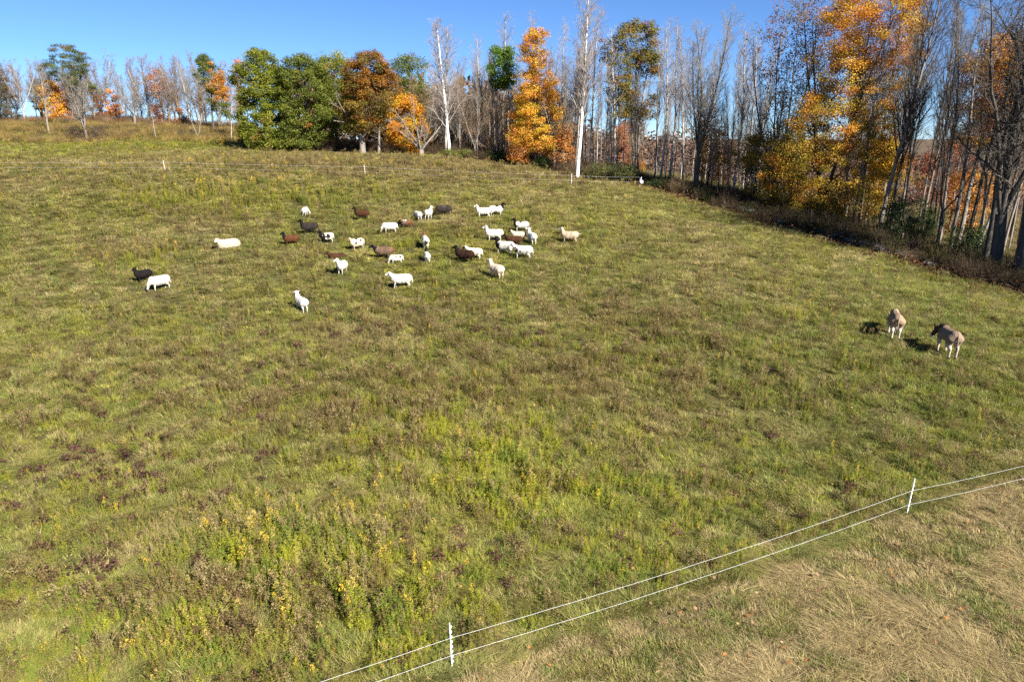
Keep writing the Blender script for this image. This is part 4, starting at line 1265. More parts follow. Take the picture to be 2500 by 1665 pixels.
leafy_tree('oak_tree', 'sparse olive and rust oak standing right of the higher olive oak', 1556, 75,
           [(55, 1545, 1572), (85, 1535, 1586), (140, 1530, 1594), (200, 1545, 1585), (250, 1535, 1598), (290, 1545, 1590)], OLIVEBR + [((.26, .10, .03), 2)], 140, 50, .19, .38, M_GREY, .14, seed=401, gap=.48, shell=.15, rough=.5, limbs=20)
leafy_tree('maple_tree', 'low salmon red maple glowing behind the olive oaks', 1515, 92,
           [(312, 1505, 1525), (345, 1485, 1538), (400, 1480, 1540)], SALMON, 110, 75, .2, .45, M_DARK, .1, seed=411, shell=.3)
leafy_tree('maple_sapling', 'little bright orange maple behind pale trunks right of the salmon maple', 1548, 88,
           [(362, 1545, 1553), (380, 1538, 1560), (415, 1538, 1572)], ORANGE, 45, 55, .18, .35, M_DARK, .06, seed=415, shell=.2)

# --- the right-hand tree row
leafy_tree('maple_tree', 'tallest golden orange maple in the tree row, its crown cut off at the top', 1996, 58.5,
           [(-70, 2030, 2090), (-20, 1975, 2150), (60, 1935, 2168), (130, 1930, 2165), (200, 1915, 2150), (300, 1890, 2140), (400, 1850, 2150), (470, 1850, 2150), (515, 1880, 2120)],
           [((.56, .275, .028), 5), ((.50, .20, .022), 3), ((.56, .35, .04), 3)], 900, 125, .14, .48, M_DARK, .34, seed=421, gap=.20, shell=.2, rough=.33, limbs=26, fork=(.10, 3, 16), trunk_top=19,
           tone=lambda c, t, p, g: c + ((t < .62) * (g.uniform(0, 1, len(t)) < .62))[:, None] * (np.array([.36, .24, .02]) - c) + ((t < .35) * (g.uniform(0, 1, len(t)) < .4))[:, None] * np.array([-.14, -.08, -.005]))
leafy_tree('maple_tree', 'wide brownish tree left of the tallest golden maple, thin purple-brown leaves at its top', 1882, 61.5,
           [(-20, 1850, 1950), (60, 1815, 1975), (130, 1800, 1980), (200, 1830, 1950), (300, 1840, 1960), (420, 1850, 1950)], [((.15, .07, .035), 4), ((.24, .10, .03), 3), ((.20, .13, .02), 3)], 210, 34, .17, .5, M_DARK, .22, seed=431, gap=.3, shell=.1, rough=.5, limbs=30, fork=(.2, 4, 20),
           tone=lambda c, t, p, g: np.where((t < .5)[:, None], c * .3 + np.array([.22, .14, .015]), c))
leafy_tree('maple_tree', 'low yellow-brown maple filling the gap below the bare dark forked tree', 1725, 70,
           [(298, 1712, 1742), (330, 1680, 1765), (400, 1675, 1780), (440, 1690, 1770)], [((.40, .20, .025), 4), ((.32, .14, .02), 3), ((.45, .28, .03), 2)], 110, 48, .17, .45, M_DARK, .1, seed=441, gap=.35, shell=.15, rough=.45)
leafy_tree('maple_tree', 'yellow-green understorey maple left of the tallest golden maple', 1835, 64,
           [(330, 1815, 1860), (370, 1795, 1885), (430, 1790, 1890), (480, 1800, 1880)], [((.30, .20, .02), 4), ((.24, .16, .02), 3), ((.36, .17, .02), 2)], 130, 52, .17, .45, M_DARK, .1, seed=451, gap=.35, shell=.15, rough=.45)
leafy_tree('maple_tree', 'bright yellow low maple right of the tallest golden maple', 2130, 60,
           [(345, 2110, 2150), (390, 2080, 2178), (450, 2080, 2180), (505, 2090, 2160)], [((.58, .36, .02), 5), ((.50, .28, .02), 3), ((.36, .26, .03), 2)], 150, 55, .17, .42, M_DARK, .1, seed=461, gap=.3, shell=.2, rough=.45)
leafy_tree('maple_tree', 'yellow-orange maple with a high thin crown behind the dark trunks at the right', 2335, 49.5,
           [(95, 2330, 2370), (140, 2290, 2400), (220, 2285, 2410), (300, 2290, 2400), (345, 2270, 2370)], [((.60, .33, .02), 4), ((.55, .20, .03), 3), ((.42, .18, .06), 2)], 240, 64, .15, .42, M_GREY, .15, seed=471, gap=.33, shell=.15, rough=.5, limbs=24)
leafy_tree('maple_tree', 'deep orange low maple between the leaning trunks at the right', 2345, 53,
           [(415, 2335, 2375), (450, 2290, 2400), (510, 2285, 2395), (565, 2300, 2380)], [((.48, .22, .03), 5), ((.42, .16, .03), 3), ((.40, .24, .05), 2)], 130, 45, .15, .40, M_DARK, .1, seed=481, gap=.32, shell=.2, rough=.45)
leafy_tree('maple_tree', 'brick red maple glimpsed deep between the trunks at the right', 2290, 68,
           [(355, 2270, 2320), (400, 2210, 2345), (450, 2205, 2350), (490, 2220, 2340)], REDM + [((.55, .25, .08), 1.5)], 150, 55, .18, .45, M_DARK, .1, seed=491, gap=.3, shell=.2, rough=.45)
leafy_tree('maple_sapling', 'rusty thin-leaved sapling beside the dark trunks at the right edge', 2465, 58,
           [(300, 2440, 2490), (380, 2420, 2500), (470, 2430, 2500)], [((.45, .22, .03), 3), ((.40, .15, .04), 3)], 90, 40, .16, .45, M_DARK, .08, seed=495, gap=.4, shell=.15, rough=.5)

# --- left skyline
leafy_tree('pine_tree', 'dark green pine with an uneven one-sided crown on the left skyline', 197, 117,
           [(112, 168, 200), (130, 145, 235), (150, 148, 244), (175, 134, 235), (190, 150, 228), (205, 175, 240), (225, 215, 255)], PINE, 130, 110, .22, .50, M_DARK, .25, seed=501, gap=.35, shell=.15, rough=.5, mat=M_LEAF_EVER, flat=.35, leaf_el=2.6)
leafy_tree('spruce_tree', 'dark brownish spruce cut by the left edge of the photo', -2, 118,
           [(138, -8, 10), (180, -20, 26), (230, -32, 40), (290, -40, 48)], [((.04, .045, .022), 4), ((.06, .05, .03), 3), ((.09, .06, .03), 1)], 150, 90, .22, .5, M_DARK, .22, seed=511, shell=.3, mat=M_LEAF_EVER, flat=.4, leaf_el=2.6)
leafy_tree('spruce_tree', 'small dark olive spruce left of the yellow maple on the skyline', 108, 122,
           [(195, 105, 112), (225, 95, 122), (270, 92, 126)], [((.06, .06, .025), 4), ((.08, .065, .03), 2)], 60, 70, .22, .45, M_DARK, .15, seed=515, shell=.3, mat=M_LEAF_EVER, flat=.4, leaf_el=2.6)
leafy_tree('maple_tree', 'yellow maple under the pine on the left skyline', 138, 118,
           [(198, 125, 150), (225, 114, 162), (260, 116, 168), (290, 125, 160)], [((.62, .34, .02), 5), ((.60, .25, .02), 2)], 85, 75, .22, .45, M_DARK, .12, seed=521, shell=.25, gap=.15, rough=.4)
leafy_tree('maple_tree', 'dull orange maple half hidden behind the grey many-stemmed tree', 170, 119,
           [(195, 155, 172), (230, 148, 195), (280, 150, 200), (298, 160, 190)], [((.42, .15, .04), 5), ((.48, .20, .05), 3)], 85, 60, .22, .45, M_DARK, .12, seed=525, gap=.3, shell=.2, rough=.45)
leafy_tree('maple_tree', 'thin orange maple with a bright lower tuft right of the many-stemmed tree', 286, 119,
           [(222, 278, 292), (250, 268, 302), (282, 272, 304)], [((.60, .25, .02), 4), ((.45, .16, .05), 3)], 42, 50, .22, .38, M_DARK, .1, seed=531, gap=.3, shell=.15, rough=.5)
leafy_tree('maple_tree', 'rust brown low tree right of the pine on the skyline', 250, 121,
           [(232, 240, 262), (262, 232, 275), (295, 235, 272)], [((.30, .12, .05), 4), ((.36, .15, .05), 3)], 50, 50, .22, .4, M_DARK, .1, seed=535, gap=.3, shell=.15, rough=.5)
leafy_tree('maple_tree', 'sparse salmon leaved tree in the middle of the left skyline', 398, 118,
           [(168, 385, 408), (195, 370, 425), (235, 375, 428), (255, 380, 424)], SALMON, 70, 26, .22, .5, M_GREY, .16, seed=541, gap=.35, shell=.1, rough=.5, limbs=22)
leafy_tree('beech_shrub', 'russet rounded shrub on the skyline below the salmon tree', 388, 118,
           [(256, 380, 392), (275, 374, 400), (305, 374, 402)], [((.17, .06, .03), 4), ((.22, .08, .035), 3)], 42, 60, .2, .4, M_DARK, .06, seed=545, shell=.25, cat='shrub')
leafy_tree('maple_tree', 'half green half orange maple standing alone left of the dense green maples', 523, 108,
           [(138, 508, 528), (155, 497, 555), (185, 500, 566), (225, 515, 570), (265, 518, 570), (285, 525, 560)], DGREEN, 130, 80, .2, .42, M_DARK, .16, seed=551, gap=.28, shell=.2, rough=.45,
           tone=lambda c, t, p, g: np.where(((p[:, 0] > .9 + g.normal(0, .5, len(t))) & (t > .25))[:, None], np.array([.42, .19, .02]) * g.uniform(.7, 1.2, (len(t), 1)), c))
leafy_tree('maple_tree', 'sparse salmon tree touching the left side of the dense green maples', 602, 96,
           [(146, 596, 610), (175, 586, 622), (220, 578, 615), (280, 575, 605)], SALMON, 60, 34, .2, .45, M_GREY, .13, seed=561, gap=.3, shell=.1, rough=.5, limbs=20)
leafy_tree('beech_shrub', 'small russet shrub right of the leaning fork on the skyline', 445, 117,
           [(268, 438, 448), (285, 430, 460), (308, 432, 462)], [((.34, .16, .05), 4), ((.30, .11, .04), 3)], 34, 45, .2, .4, M_DARK, .06, seed=565, shell=.2, cat='shrub', gap=.2)

# --- bare trees: the ones that stand out
def hero(name, label, px, Y, top, r, bark, twigm, seed, sx=1.0, tilt=(0, 0), rz=0.0, **k):
    pos, h = height_for(px, Y, top)
    tr, br = bare_tree(seed, h, r, **k)
    return tree_obj(name, pos, [('trunk', tr, bark), ('crown', br, twigm)], label, None, rz, sx, 1.0, tilt)

hero('birch_tree', 'tallest white birch with bare branches, at the corner of the woods', 1409, 70.8, -12, .185, M_BIRCH, M_PALE, 601, cs=.33, n1=36, a1=30, l1=.26, n2=8, n3=6, up=.5, twig=.0075)
hero('birch_tree', 'white trunked bare birch standing alone right of the golden orange maple', 1098, 78.2, 55, .165, M_BIRCH, M_PALE, 603, cs=.2, n1=38, a1=36, l1=.27, n2=8, n3=6, up=.5, twig=.0085)
hero('birch_tree', 'thin grey birch close behind the white trunked one', 1088, 80, 70, .13, M_ASPEN, M_PALE, 605, cs=.4, n1=22, a1=40, l1=.2, n2=6, n3=4)
hero('bare_tree', 'dark low-forking bare tree with a wide fan of twigs, right of the olive oaks', 1697, 66.5, 38, .27, M_DARK, M_GREY, 607, fork=(.24, 5, 11), n1=62, a1=28, l1=.20, n2=7, n3=5, up=.5, twig=.0062, l4=2)
hero('bare_tree', 'grey many-stemmed bare tree alone on the bank in front of the left skyline', 213, 95.5, 182, .20, M_GREY, M_GREY, 609, fork=(.2, 6, 15), n1=52, a1=36, l1=.24, n2=6, n3=4, up=.4, twig=.0072)
hero('bare_tree', 'slim grey bare tree on the bank left of the many-stemmed one', 119, 101, 150, .12, M_GREY, M_GREY, 611, cs=.3, n1=24, a1=40, l1=.26, n2=6, n3=4, twig=.0066)
hero('bare_tree', 'gnarled bare oak with a thick twisted trunk on the left skyline', 330, 116, 178, .22, M_GREY, M_GREY, 613, fork=(.22, 4, 32), n1=44, a1=42, l1=.26, n2=6, n3=4, wig=.09, twig=.0072)
hero('sapling', 'thin bare sapling on the bank below the salmon tree', 381, 98, 258, .05, M_GREY, M_TAN, 615, cs=.3, n1=14, a1=38, l1=.22, n2=4, n3=3)
hero('sapling', 'pale spreading bare sapling on the bank right of the thin one', 485, 97, 262, .05, M_ASPEN, M_TAN, 617, fork=(.15, 3, 25), n1=16, a1=38, l1=.25, n2=4, n3=3)
hero('sapling', 'thin pale bare sapling just left of the dense green maples', 566, 94, 255, .05, M_ASPEN, M_TAN, 619, cs=.3, n1=14, a1=38, l1=.24, n2=4, n3=3)
hero('bare_tree', 'crooked many-limbed bare tree in front of the low golden orange maple', 1028, 77.6, 222, .30, M_GREY, M_GREY, 621, fork=(.14, 6, 40), n1=34, a1=42, l1=.25, n2=5, n3=4, wig=.07)
hero('bare_tree', 'short dead trunk beside the thick oak trunk', 925, 79.6, 300, .17, M_GREY, M_GREY, 623, cs=.5, n1=6, a1=60, l1=.2, n2=3, n3=2)
hero('bare_tree', 'large bare tree with a tangled brown crown between oak and white birch', 1012, 90, 165, .2, M_TAN, M_TAN, 625, fork=(.15, 5, 26), n1=74, a1=40, l1=.24, n2=7, n3=5, twig=.0072)
hero('bare_tree', 'slim bare tree leaning right, in front of the golden maple\'s right half', 2080, 55.5, 130, .13, M_GREY, M_DARK, 627, cs=.35, n1=20, a1=40, l1=.16, n2=5, n3=4, tilt=(0, R(1.5)))
hero('bare_tree', 'tall pale-barked bare tree leaning right behind the dark shrub', 2143, 53, -95, .15, M_GREY, M_DARK, 629, cs=.28, n1=34, a1=24, l1=.28, n2=7, n3=5, tilt=(0, R(2)), up=.6)
hero('bare_tree', 'dark-barked bare tree close right of the tall pale-barked one', 2172, 54.5, -60, .15, M_DARK, M_DARK, 631, cs=.28, n1=34, a1=26, l1=.27, n2=7, n3=5, tilt=(0, R(1.5)), up=.6)
hero('bare_tree', 'leaning bare tree with a pale trunk among the deep orange leaves', 2318, 47.5, 60, .12, M_GREY, M_DARK, 633, cs=.35, n1=26, a1=34, l1=.2, n2=6, n3=4, tilt=(0, R(3)))
hero('bare_tree', 'second leaning bare tree right of the deep orange leaves', 2352, 47, 30, .11, M_DARK, M_DARK, 635, cs=.35, n1=26, a1=34, l1=.2, n2=6, n3=4, tilt=(0, R(3.5)))
hero('sapling', 'thin white bent sapling near the right-hand dark trunks', 2374, 45, 330, .08, M_ASPEN, M_GREY, 637, cs=.4, n1=10, a1=36, l1=.18, n2=4, n3=3, tilt=(0, R(10)), wig=.05)
hero('bare_tree', 'thick black-trunked bare tree with low curving limbs beside the thickest gnarled tree', 2428, 41.0, -140, .36, M_DARK, M_DARK, 639, fork=(.22, 4, 15), n1=40, a1=42, l1=.26, n2=7, n3=5, wig=.08, twig=.012)
hero('bare_tree', 'thickest gnarled bare tree at the right edge, trunk cut by the frame', 2486, 39.6, -160, .44, M_DARK, M_DARK, 641, fork=(.38, 4, 20), n1=40, a1=46, l1=.25, n2=7, n3=5, wig=.09, twig=.0062, lean=-.03)
hero('bare_tree', 'narrow dark trunk close left of the thick black one', 2400, 42.5, 60, .17, M_DARK, M_DARK, 643, cs=.4, n1=20, a1=40, l1=.16, n2=5, n3=4)
hero('sapling', 'small dark forked tree with drooping bare limbs in front of the red leaves', 2282, 47.5, 230, .12, M_DARK, M_DARK, 645, fork=(.3, 3, 30), n1=26, a1=42, l1=.24, n2=6, n3=4, wig=.08)

# --- woodland of slender bare trees
PROTO = []
for s in range(4): PROTO.append((bare_tree(700 + s, 16, .12, cs=.42, n1=26, a1=26, l1=.19, n2=6, n3=5, twig=.0062, up=.7), 16))
for s in range(3): PROTO.append((bare_tree(710 + s, 14, .10, cs=.25, n1=30, a1=30, l1=.21, n2=6, n3=5, twig=.0062, up=.6), 14))
for s in range(3): PROTO.append((bare_tree(720 + s, 9, .09, cs=.12, n1=36, a1=42, l1=.26, n2=6, n3=5, twig=.0066, wig=.05), 9))
for s in range(2): PROTO.append((bare_tree(730 + s, 11, .17, fork=(.2, 4, 24), n1=48, a1=38, l1=.24, n2=6, n3=5, twig=.0066), 11))
gt = np.random.default_rng(77)
USED = []
def wood(px, Y, top, kind, bark, twigm, label, group, name='bare_tree', thick=1.0):
    pos, h = height_for(px, Y, top)
    (tr, br), h0 = PROTO[kind]
    s = h / h0
    return tree_obj(name, pos, [('trunk', tr, bark), ('crown', br, twigm)], label, group, gt.uniform(0, 6.28), max(.55, min(1.3, s)) * gt.uniform(.85, 1.15) * thick, s, (gt.normal(0, .02), gt.normal(0, .025)))

# pale aspens that rise over the woods: one label each
ASP = [(1180, 82, 92, 1.2, 'pale bare aspen rising over the brown woods right of the lone white birch'),
       (1240, 83, 48, 1.3, 'tall pale aspen with a thin crown directly behind the small bright green tuft'),
       (1218, 79.5, 215, .8, 'second pale trunk beside the young tree with the bright green tuft'),
       (1312, 84, 45, 1.0, 'bare grey tree top poking out above the tall narrow orange maple'),
       (1366, 80, 60, 1.0, 'grey bare tree close left of the tallest white birch'),
       (1438, 78, 40, 1.0, 'grey bare tree close right of the tallest white birch'),
       (1545, 76, 120, 1.0, 'slim pale trunk under the lower olive oak crown'),
       (1612, 72, 68, 1.1, 'whitish aspen leaning slightly, left of the dark forked tree'),
       (1634, 74, 62, 1.2, 'taller whitish aspen between its twin and the dark forked tree'),
       (1602, 77, 90, .9, 'thin aspen left of the two whitish ones'),
       (1665, 75, 95, .9, 'thin whitish aspen just left of the dark forked tree'),
       (1790, 69, 78, 1.0, 'white-stemmed aspen right of the dark forked tree'),
       (1822, 70, 95, .9, 'second white-stemmed aspen, left of the wide brownish tree'),
       (1845, 71, 80, .9, 'third white-stemmed aspen, half behind the wide brownish tree')]
for k, (px, Y, top, th, lab) in enumerate(ASP):
    wood(px, Y, top, k % 4, M_ASPEN, M_PALE, lab, 'pale aspens in the woods', 'aspen_tree', th)

# left skyline, bare trees
for k, (px, Y, top, lab) in enumerate([
        (32, 120, 150, 'grey bare tree right of the spruce at the left edge'), (62, 119, 138, 'tall fine-twigged bare tree at the left end of the skyline'),
        (92, 121, 146, 'bare tree left of the small olive spruce'), (150, 124, 150, 'bare tree between small spruce and pine'),
        (252, 122, 118, 'wide bare tree right of the pine'), (272, 120, 150, 'bare tree with upswept twigs right of the wide one'),
        (296, 121, 158, 'last bare tree before the dip in the skyline'), (366, 120, 150, 'bare tree left of the sparse salmon tree'),
        (418, 119, 140, 'tall bare tree right of the sparse salmon tree'), (442, 118, 150, 'bare tree with purple-grey twigs right of the tall one'),
        (470, 117, 143, 'pale bare tree in the group left of the half green maple'), (492, 118, 175, 'short bare tree right under the half green maple\'s left side'),
        (352, 122, 190, 'small bare tree right of the gnarled oak'), (310, 122, 185, 'small bare tree left of the gnarled oak'),
        (585, 112, 170, 'grey bare tree behind the left edge of the dense green maples'), (540, 113, 250, 'thin bare stem under the half orange crown')]):
    wood(px, Y, top, [4, 10, 5, 6, 11, 4, 5, 10, 5, 4, 6, 7, 8, 9, 6, 8][k], [M_GREY, M_ASPEN, M_TAN][k % 3], [M_GREY, M_TAN][k % 2], lab, 'bare trees on the left skyline')

LABL = 'slender bare tree in the thin belt of trees on the left skyline'
for k in range(40):
    px = gt.uniform(-20, 590)
    wood(px, gt.uniform(117, 126), gt.uniform(130, 200), [4, 5, 6, 7, 8, 9, 10, 11, 10, 11][int(gt.integers(0, 10))], [M_GREY, M_TAN][k % 2], [M_GREY, M_TAN][(k // 2) % 2], LABL, 'slender bare trees of the skyline belt')

# brown woods in the middle
LABC = 'slender bare tree in the brown woods between the oak and the tallest white birch'
cnt = 0
for k in range(80):
    px = gt.uniform(1048, 1410); Y = float(np.interp((px - 1250) / F * 80, EDGE_X, EDGE_Y)) + 1.5 + 24 * (k / 80) ** 1.1 * gt.uniform(.6, 1.1)
    low = gt.uniform(0, 1) < .62
    top = gt.uniform(195, 265) if low else gt.uniform(120, 190)
    kind = int(gt.integers(7, 12)) if low else int(gt.integers(0, 7))
    wood(px, Y, top, kind, [M_GREY, M_TAN, M_GREY, M_ASPEN][int(gt.integers(0, 4))], [M_TAN, M_TAN, M_GREY][int(gt.integers(0, 3))], LABC, 'slender bare trees of the brown woods')
# behind the birch corner and the olive oaks
LABR = 'slender bare tree in the open woods between the tallest white birch and the golden maple'
for k in range(72):
    px = gt.uniform(1420, 1905); Y = max(tl(62) * 0 + np.interp(px, [1420, 1560, 1800, 1905], [73, 71.5, 63.5, 60.5]) + .8 + 16 * gt.uniform(0, 1) ** 1.5, 58)
    top = gt.uniform(95, 330)
    kind = int(gt.integers(0, 7)) if top < 230 else int(gt.integers(4, 9))
    wood(px, Y, top, kind, [M_GREY, M_DARK, M_ASPEN][int(gt.integers(0, 3))], [M_GREY, M_TAN, M_GREY][int(gt.integers(0, 3))], LABR, 'slender bare trees of the open woods', thick=.62)
LABF = 'slender bare tree in the dark tree row right of the golden maple'
for k in range(46):
    px = gt.uniform(2050, 2560); Y = np.interp(px, [1900, 2200, 2480, 2560], [59, 50.5, 41, 38]) + 2 + 16 * gt.uniform(0, 1) ** 1.3
    top = gt.uniform(-60, 260)
    kind = int(gt.integers(0, 7))
    wood(px, Y, top, kind, [M_GREY, M_DARK, M_GREY][int(gt.integers(0, 3))], [M_GREY, M_DARK][int(gt.integers(0, 2))], LABF, 'slender bare trees of the tree row', thick=.7)
# the row goes on towards the camera, outside the photo, and shades the field's edge
for k, Y in enumerate([35, 31, 27, 22, 17, 12]):
    xx = float(tl(Y)) + 5.5 + gt.uniform(-.5, 1.5)
    (tr, br), h0 = PROTO[[10, 4, 11, 5, 10, 6][k]]
    tree_obj('bare_tree', (xx, Y, Hs(xx, Y)), [('trunk', tr, M_DARK), ('crown', br, M_DARK)], 'bare tree of the row continuing beyond the right edge', 'bare trees beyond the right edge', gt.uniform(0, 6), 1.3, 1.35)

# ------------------------------------------------------------------ far woods (one mass)
def far_wood(name, label, pts, cols, hscale, seed):
    g = np.random.default_rng(seed)
    A = Acc()
    for (x, y, z, h, c) in pts:
        m = 70
        a = g.uniform(0, 6.28, m); u = g.uniform(0, 1, m); r = h * .28 * np.sqrt(np.clip(1 - (1.6 * u - .7) ** 2, .05, 1)) * g.uniform(.5, 1.1, m)
        cc = np.stack([x + r * np.cos(a), y + r * np.sin(a), z + h * (.12 + .9 * u)], 1)
        nr = g.normal(0, 1, (m, 3)); nr /= np.linalg.norm(nr, axis=1, keepdims=True)
        d = np.cross(nr, g.normal(0, 1, (m, 3))); d /= np.linalg.norm(d, axis=1, keepdims=True)
        V, Q = leaf_quads(cc, d, nr, np.full(m, h * .11) * g.uniform(.6, 1.3, m), np.full(m, h * .06))
        A.add(V, Q=Q, C=np.repeat(np.array(c) * g.uniform(.7, 1.3, (m, 1)), 4, 0))
    o = obj(name, A.mesh(name, M_LEAF))
    tag(o, label, 'woods', kind='stuff')
g = np.random.default_rng(90)
pts = []
fcol = np.array([[.16, .105, .085], [.19, .12, .09], [.15, .10, .07], [.13, .10, .08], [.19, .11, .06]])
for k in range(1500):
    Y = g.uniform(150, 330) if k > 260 else g.uniform(95, 125); x = g.uniform(.06, .95) * Y
    if k <= 260 and x < tl(Y) + 30: x += 25
    pts.append((x, Y, Hs(x, Y), g.uniform(7, 11) * (.42 if k <= 260 else 1), fcol[g.integers(0, 5)]))
far_wood('distant_woods', 'far purple-brown wooded slope seen low between the trunks on the right', pts, None, 1, 91)
pts = []
for k in range(420):
    x = g.uniform(-34, 7); Y = g.uniform(100, 135)
    pts.append((x, Y, Hs(x, Y), g.uniform(6, 10.0), [(.19, .125, .08), (.16, .11, .075), (.21, .13, .07)][g.integers(0, 3)]))
far_wood('woods_interior', 'dense brown interior of the woods behind the bare trunks', pts, None, 1, 92)

# ------------------------------------------------------------------ undergrowth along the woods
br_protos = []
for s in range(4):
    gg = np.random.default_rng(800 + s); Tb = Tubes()
    for k in range(34):
        a = gg.uniform(0, 6.28); d = np.array([math.cos(a) * .5, math.sin(a) * .5, 1])
        p, r_ = limb(gg, (gg.normal(0, .25), gg.normal(0, .25), -.05), d, gg.uniform(.7, 1.5), .009, .004, 3, .12, .2); Tb.add(p, r_, 3)
        for j in range(3):
            q, rq = limb(gg, p[1 + j % 2], d + gg.normal(0, .7, 3), gg.uniform(.3, .6), .006, .003, 2, .1, .1); Tb.add(q, rq, 3)
    A = Tb.acc(); A.C = [np.tile([.5, .5, 0], (A.n, 1))]
    br_protos.append(A.mesh('brush', M_SCAT))
for s in range(4):
    A = broad(810 + s, 150, .55, 1.0, .12, .06)
    br_protos.append(A.mesh('brush', M_SCAT))
C_BRUSH = proto_coll('brush', br_protos)
g = np.random.default_rng(28)
px_, py_ = [], []
Yt = g.uniform(36, 72, 1500); o1 = np.where(g.uniform(0, 1, 1500) < .2, g.uniform(.2, 1.9, 1500), np.abs(g.normal(0, 4.5, 1500)) + 1.7)
bx = [tl(Yt) + o1]; by = [Yt]
xe = g.uniform(-31, 14, 900); ye = np.interp(xe, EDGE_X, EDGE_Y) + .4 + np.abs(g.normal(0, 4.5, 900))
bx.append(xe); by.append(ye)
x = np.concatenate(bx); y = np.concatenate(by)
k = ~((x > -20.5) & (x < -14.5) & (y < 82)) & ~((x > 13) & (g.uniform(0, 1, len(x)) < .5)); x, y = x[k], y[k]; n = len(x)
green = np.where(x > 13, .30, np.where(x > 4, .45, .30))
isg = g.uniform(0, 1, n) < np.where(x > 13, .6, green) * (1.4 * fbm(x, y, 5, 171))
idx = np.where(isg, 4 + g.integers(0, 4, n), g.integers(0, 4, n))
tint = np.where(isg[:, None], np.where(g.uniform(0, 1, (n, 1)) < .6, np.array([.040, .055, .014]), np.array([.085, .085, .02])), np.where(g.uniform(0, 1, (n, 1)) < .5, np.array([.085, .055, .032]), np.array([.13, .085, .048]))) * g.uniform(.7, 1.3, (n, 1))
sc_ = g.uniform(.6, 1.3, n)
o = scatter('undergrowth', C_BRUSH, lay(x, y, -.03), np.stack([0 * x, 0 * x, g.uniform(0, 6.28, n)], 1), np.stack([sc_, sc_, sc_ * g.uniform(.7, 1.2, n)], 1), idx, tint, tint * 1.3)
tag(o, 'twiggy brown and green undergrowth along the foot of the woods', 'undergrowth', kind='stuff')
# tall dead growth and brambles of the left bank
x = g.uniform(-82, -26, 2600); y = g.uniform(90, 116, 2600)
k = (fbm(x, y, 7, 181) > .42) & (x > -.78 * y - 3) & (y > 92) & ((x < -36) | (y > 88)); x, y = x[k], y[k]; n = len(x)
isg = g.uniform(0, 1, n) < .25
idx = np.where(isg, 4 + g.integers(0, 4, n), g.integers(0, 4, n))
tint = np.where(isg[:, None], np.array([.26, .20, .03]), np.where(g.uniform(0, 1, (n, 1)) < .5, np.array([.16, .11, .05]), np.array([.27, .19, .055]))) * g.uniform(.75, 1.25, (n, 1))
sc_ = g.uniform(.5, 1.0, n)
o = scatter('bank_brambles', C_BRUSH, lay(x, y, -.03), np.stack([0 * x, 0 * x, g.uniform(0, 6.28, n)], 1), np.stack([sc_ * 1.3, sc_ * 1.3, sc_ * .85], 1), idx, tint, tint * 1.3)
tag(o, 'brown and gold brambles and dead stalks covering the left bank', 'brambles', kind='stuff')

# low thicket under the left skyline trees
x = g.uniform(-100, -44, 900); y = g.uniform(115.5, 124, 900); n = 900
isg = g.uniform(0, 1, n) < .3
idx = np.where(isg, 4 + g.integers(0, 4, n), g.integers(0, 4, n))
pal2 = np.array([[.22, .115, .05], [.17, .11, .065], [.20, .14, .09], [.14, .11, .06], [.24, .16, .09]])
tint = pal2[g.integers(0, 5, n)] * g.uniform(.7, 1.2, (n, 1))
sc_ = g.uniform(.7, 1.4, n) * (.5 + .8 * fbm(x, y, 9, 191))
o = scatter('skyline_thicket', C_BRUSH, lay(x, y, -.03), np.stack([0 * x, 0 * x, g.uniform(0, 6.28, n)], 1), np.stack([sc_, sc_, sc_ * 1.1], 1), idx, tint, tint * 1.2)
tag(o, 'brown and russet thicket under the bare trees of the left skyline', 'thicket', kind='stuff')

# ------------------------------------------------------------------ single shrubs
def shrub(label, px, Y, top, w, pal, clumps, seed, per=60, size=.12, gap=.15, mat=None, spread=.3):
    b = pix_base(px, Y)
    leafy_tree('shrub', label, px, Y, [(top, px - w * .3, px + w * .3), ((top + b) / 2, px - w * .5, px + w * .5), (b - 2, px - w * .42, px + w * .42)], pal, clumps, per, size, spread, M_DARK, .05, seed=seed, shell=.25, gap=gap, rough=.4, cat='shrub', limbs=14, mat=mat)
def pix_base(px, Y):
    x, y, z = at(px, Y)
    a = math.atan((CAM_H - z) / Y)
    return 832.5 + F * math.tan(a - PITCH)
DSH = [((.028, .050, .012), 5), ((.04, .065, .014), 3)]
shrub('dark green bushy shrub behind the stone wall below the leaning pale-barked tree', 2205, 50.2, 488, 130, DSH, 130, 901, 70, .12)
shrub('dark green shrub among the trunks left of the thick black one', 2362, 45.5, 560, 90, DSH + [((.09, .12, .02), 3)], 90, 905, 60, .12)
shrub('yellowing shrub right of the golden maple\'s trunk', 2025, 56, 480, 60, [((.24, .20, .02), 4), ((.14, .14, .02), 3)], 55, 909, 50, .13, .3)
shrub('olive green shrub at the foot of the woods right of the tallest white birch', 1470, 71.6, 402, 110, [((.085, .095, .028), 4), ((.13, .12, .03), 3), ((.06, .07, .025), 2)], 95, 913, 55, .13, .25)
shrub('mossy green shrub left of the shaded fence reel', 1525, 71.3, 405, 70, [((.07, .08, .025), 4), ((.10, .10, .03), 3)], 70, 917, 55, .13, .2)
shrub('dark shrub in the shade right of the fence reel', 1612, 69.2, 440, 90, DSH + [((.05, .05, .02), 3)], 90, 921, 60, .12)
shrub('dark bramble shrub below the dark forked tree', 1700, 66, 455, 90, DSH + [((.07, .06, .025), 3)], 80, 925, 60, .12)
shrub('dark green shrub left of the orange maple\'s skirt', 1215, 77.3, 372, 60, DSH + [((.07, .08, .02), 2)], 55, 929, 50, .13)
shrub('dark green shrub under the orange maple', 1325, 75.2, 385, 50, DSH, 45, 933, 50, .13)
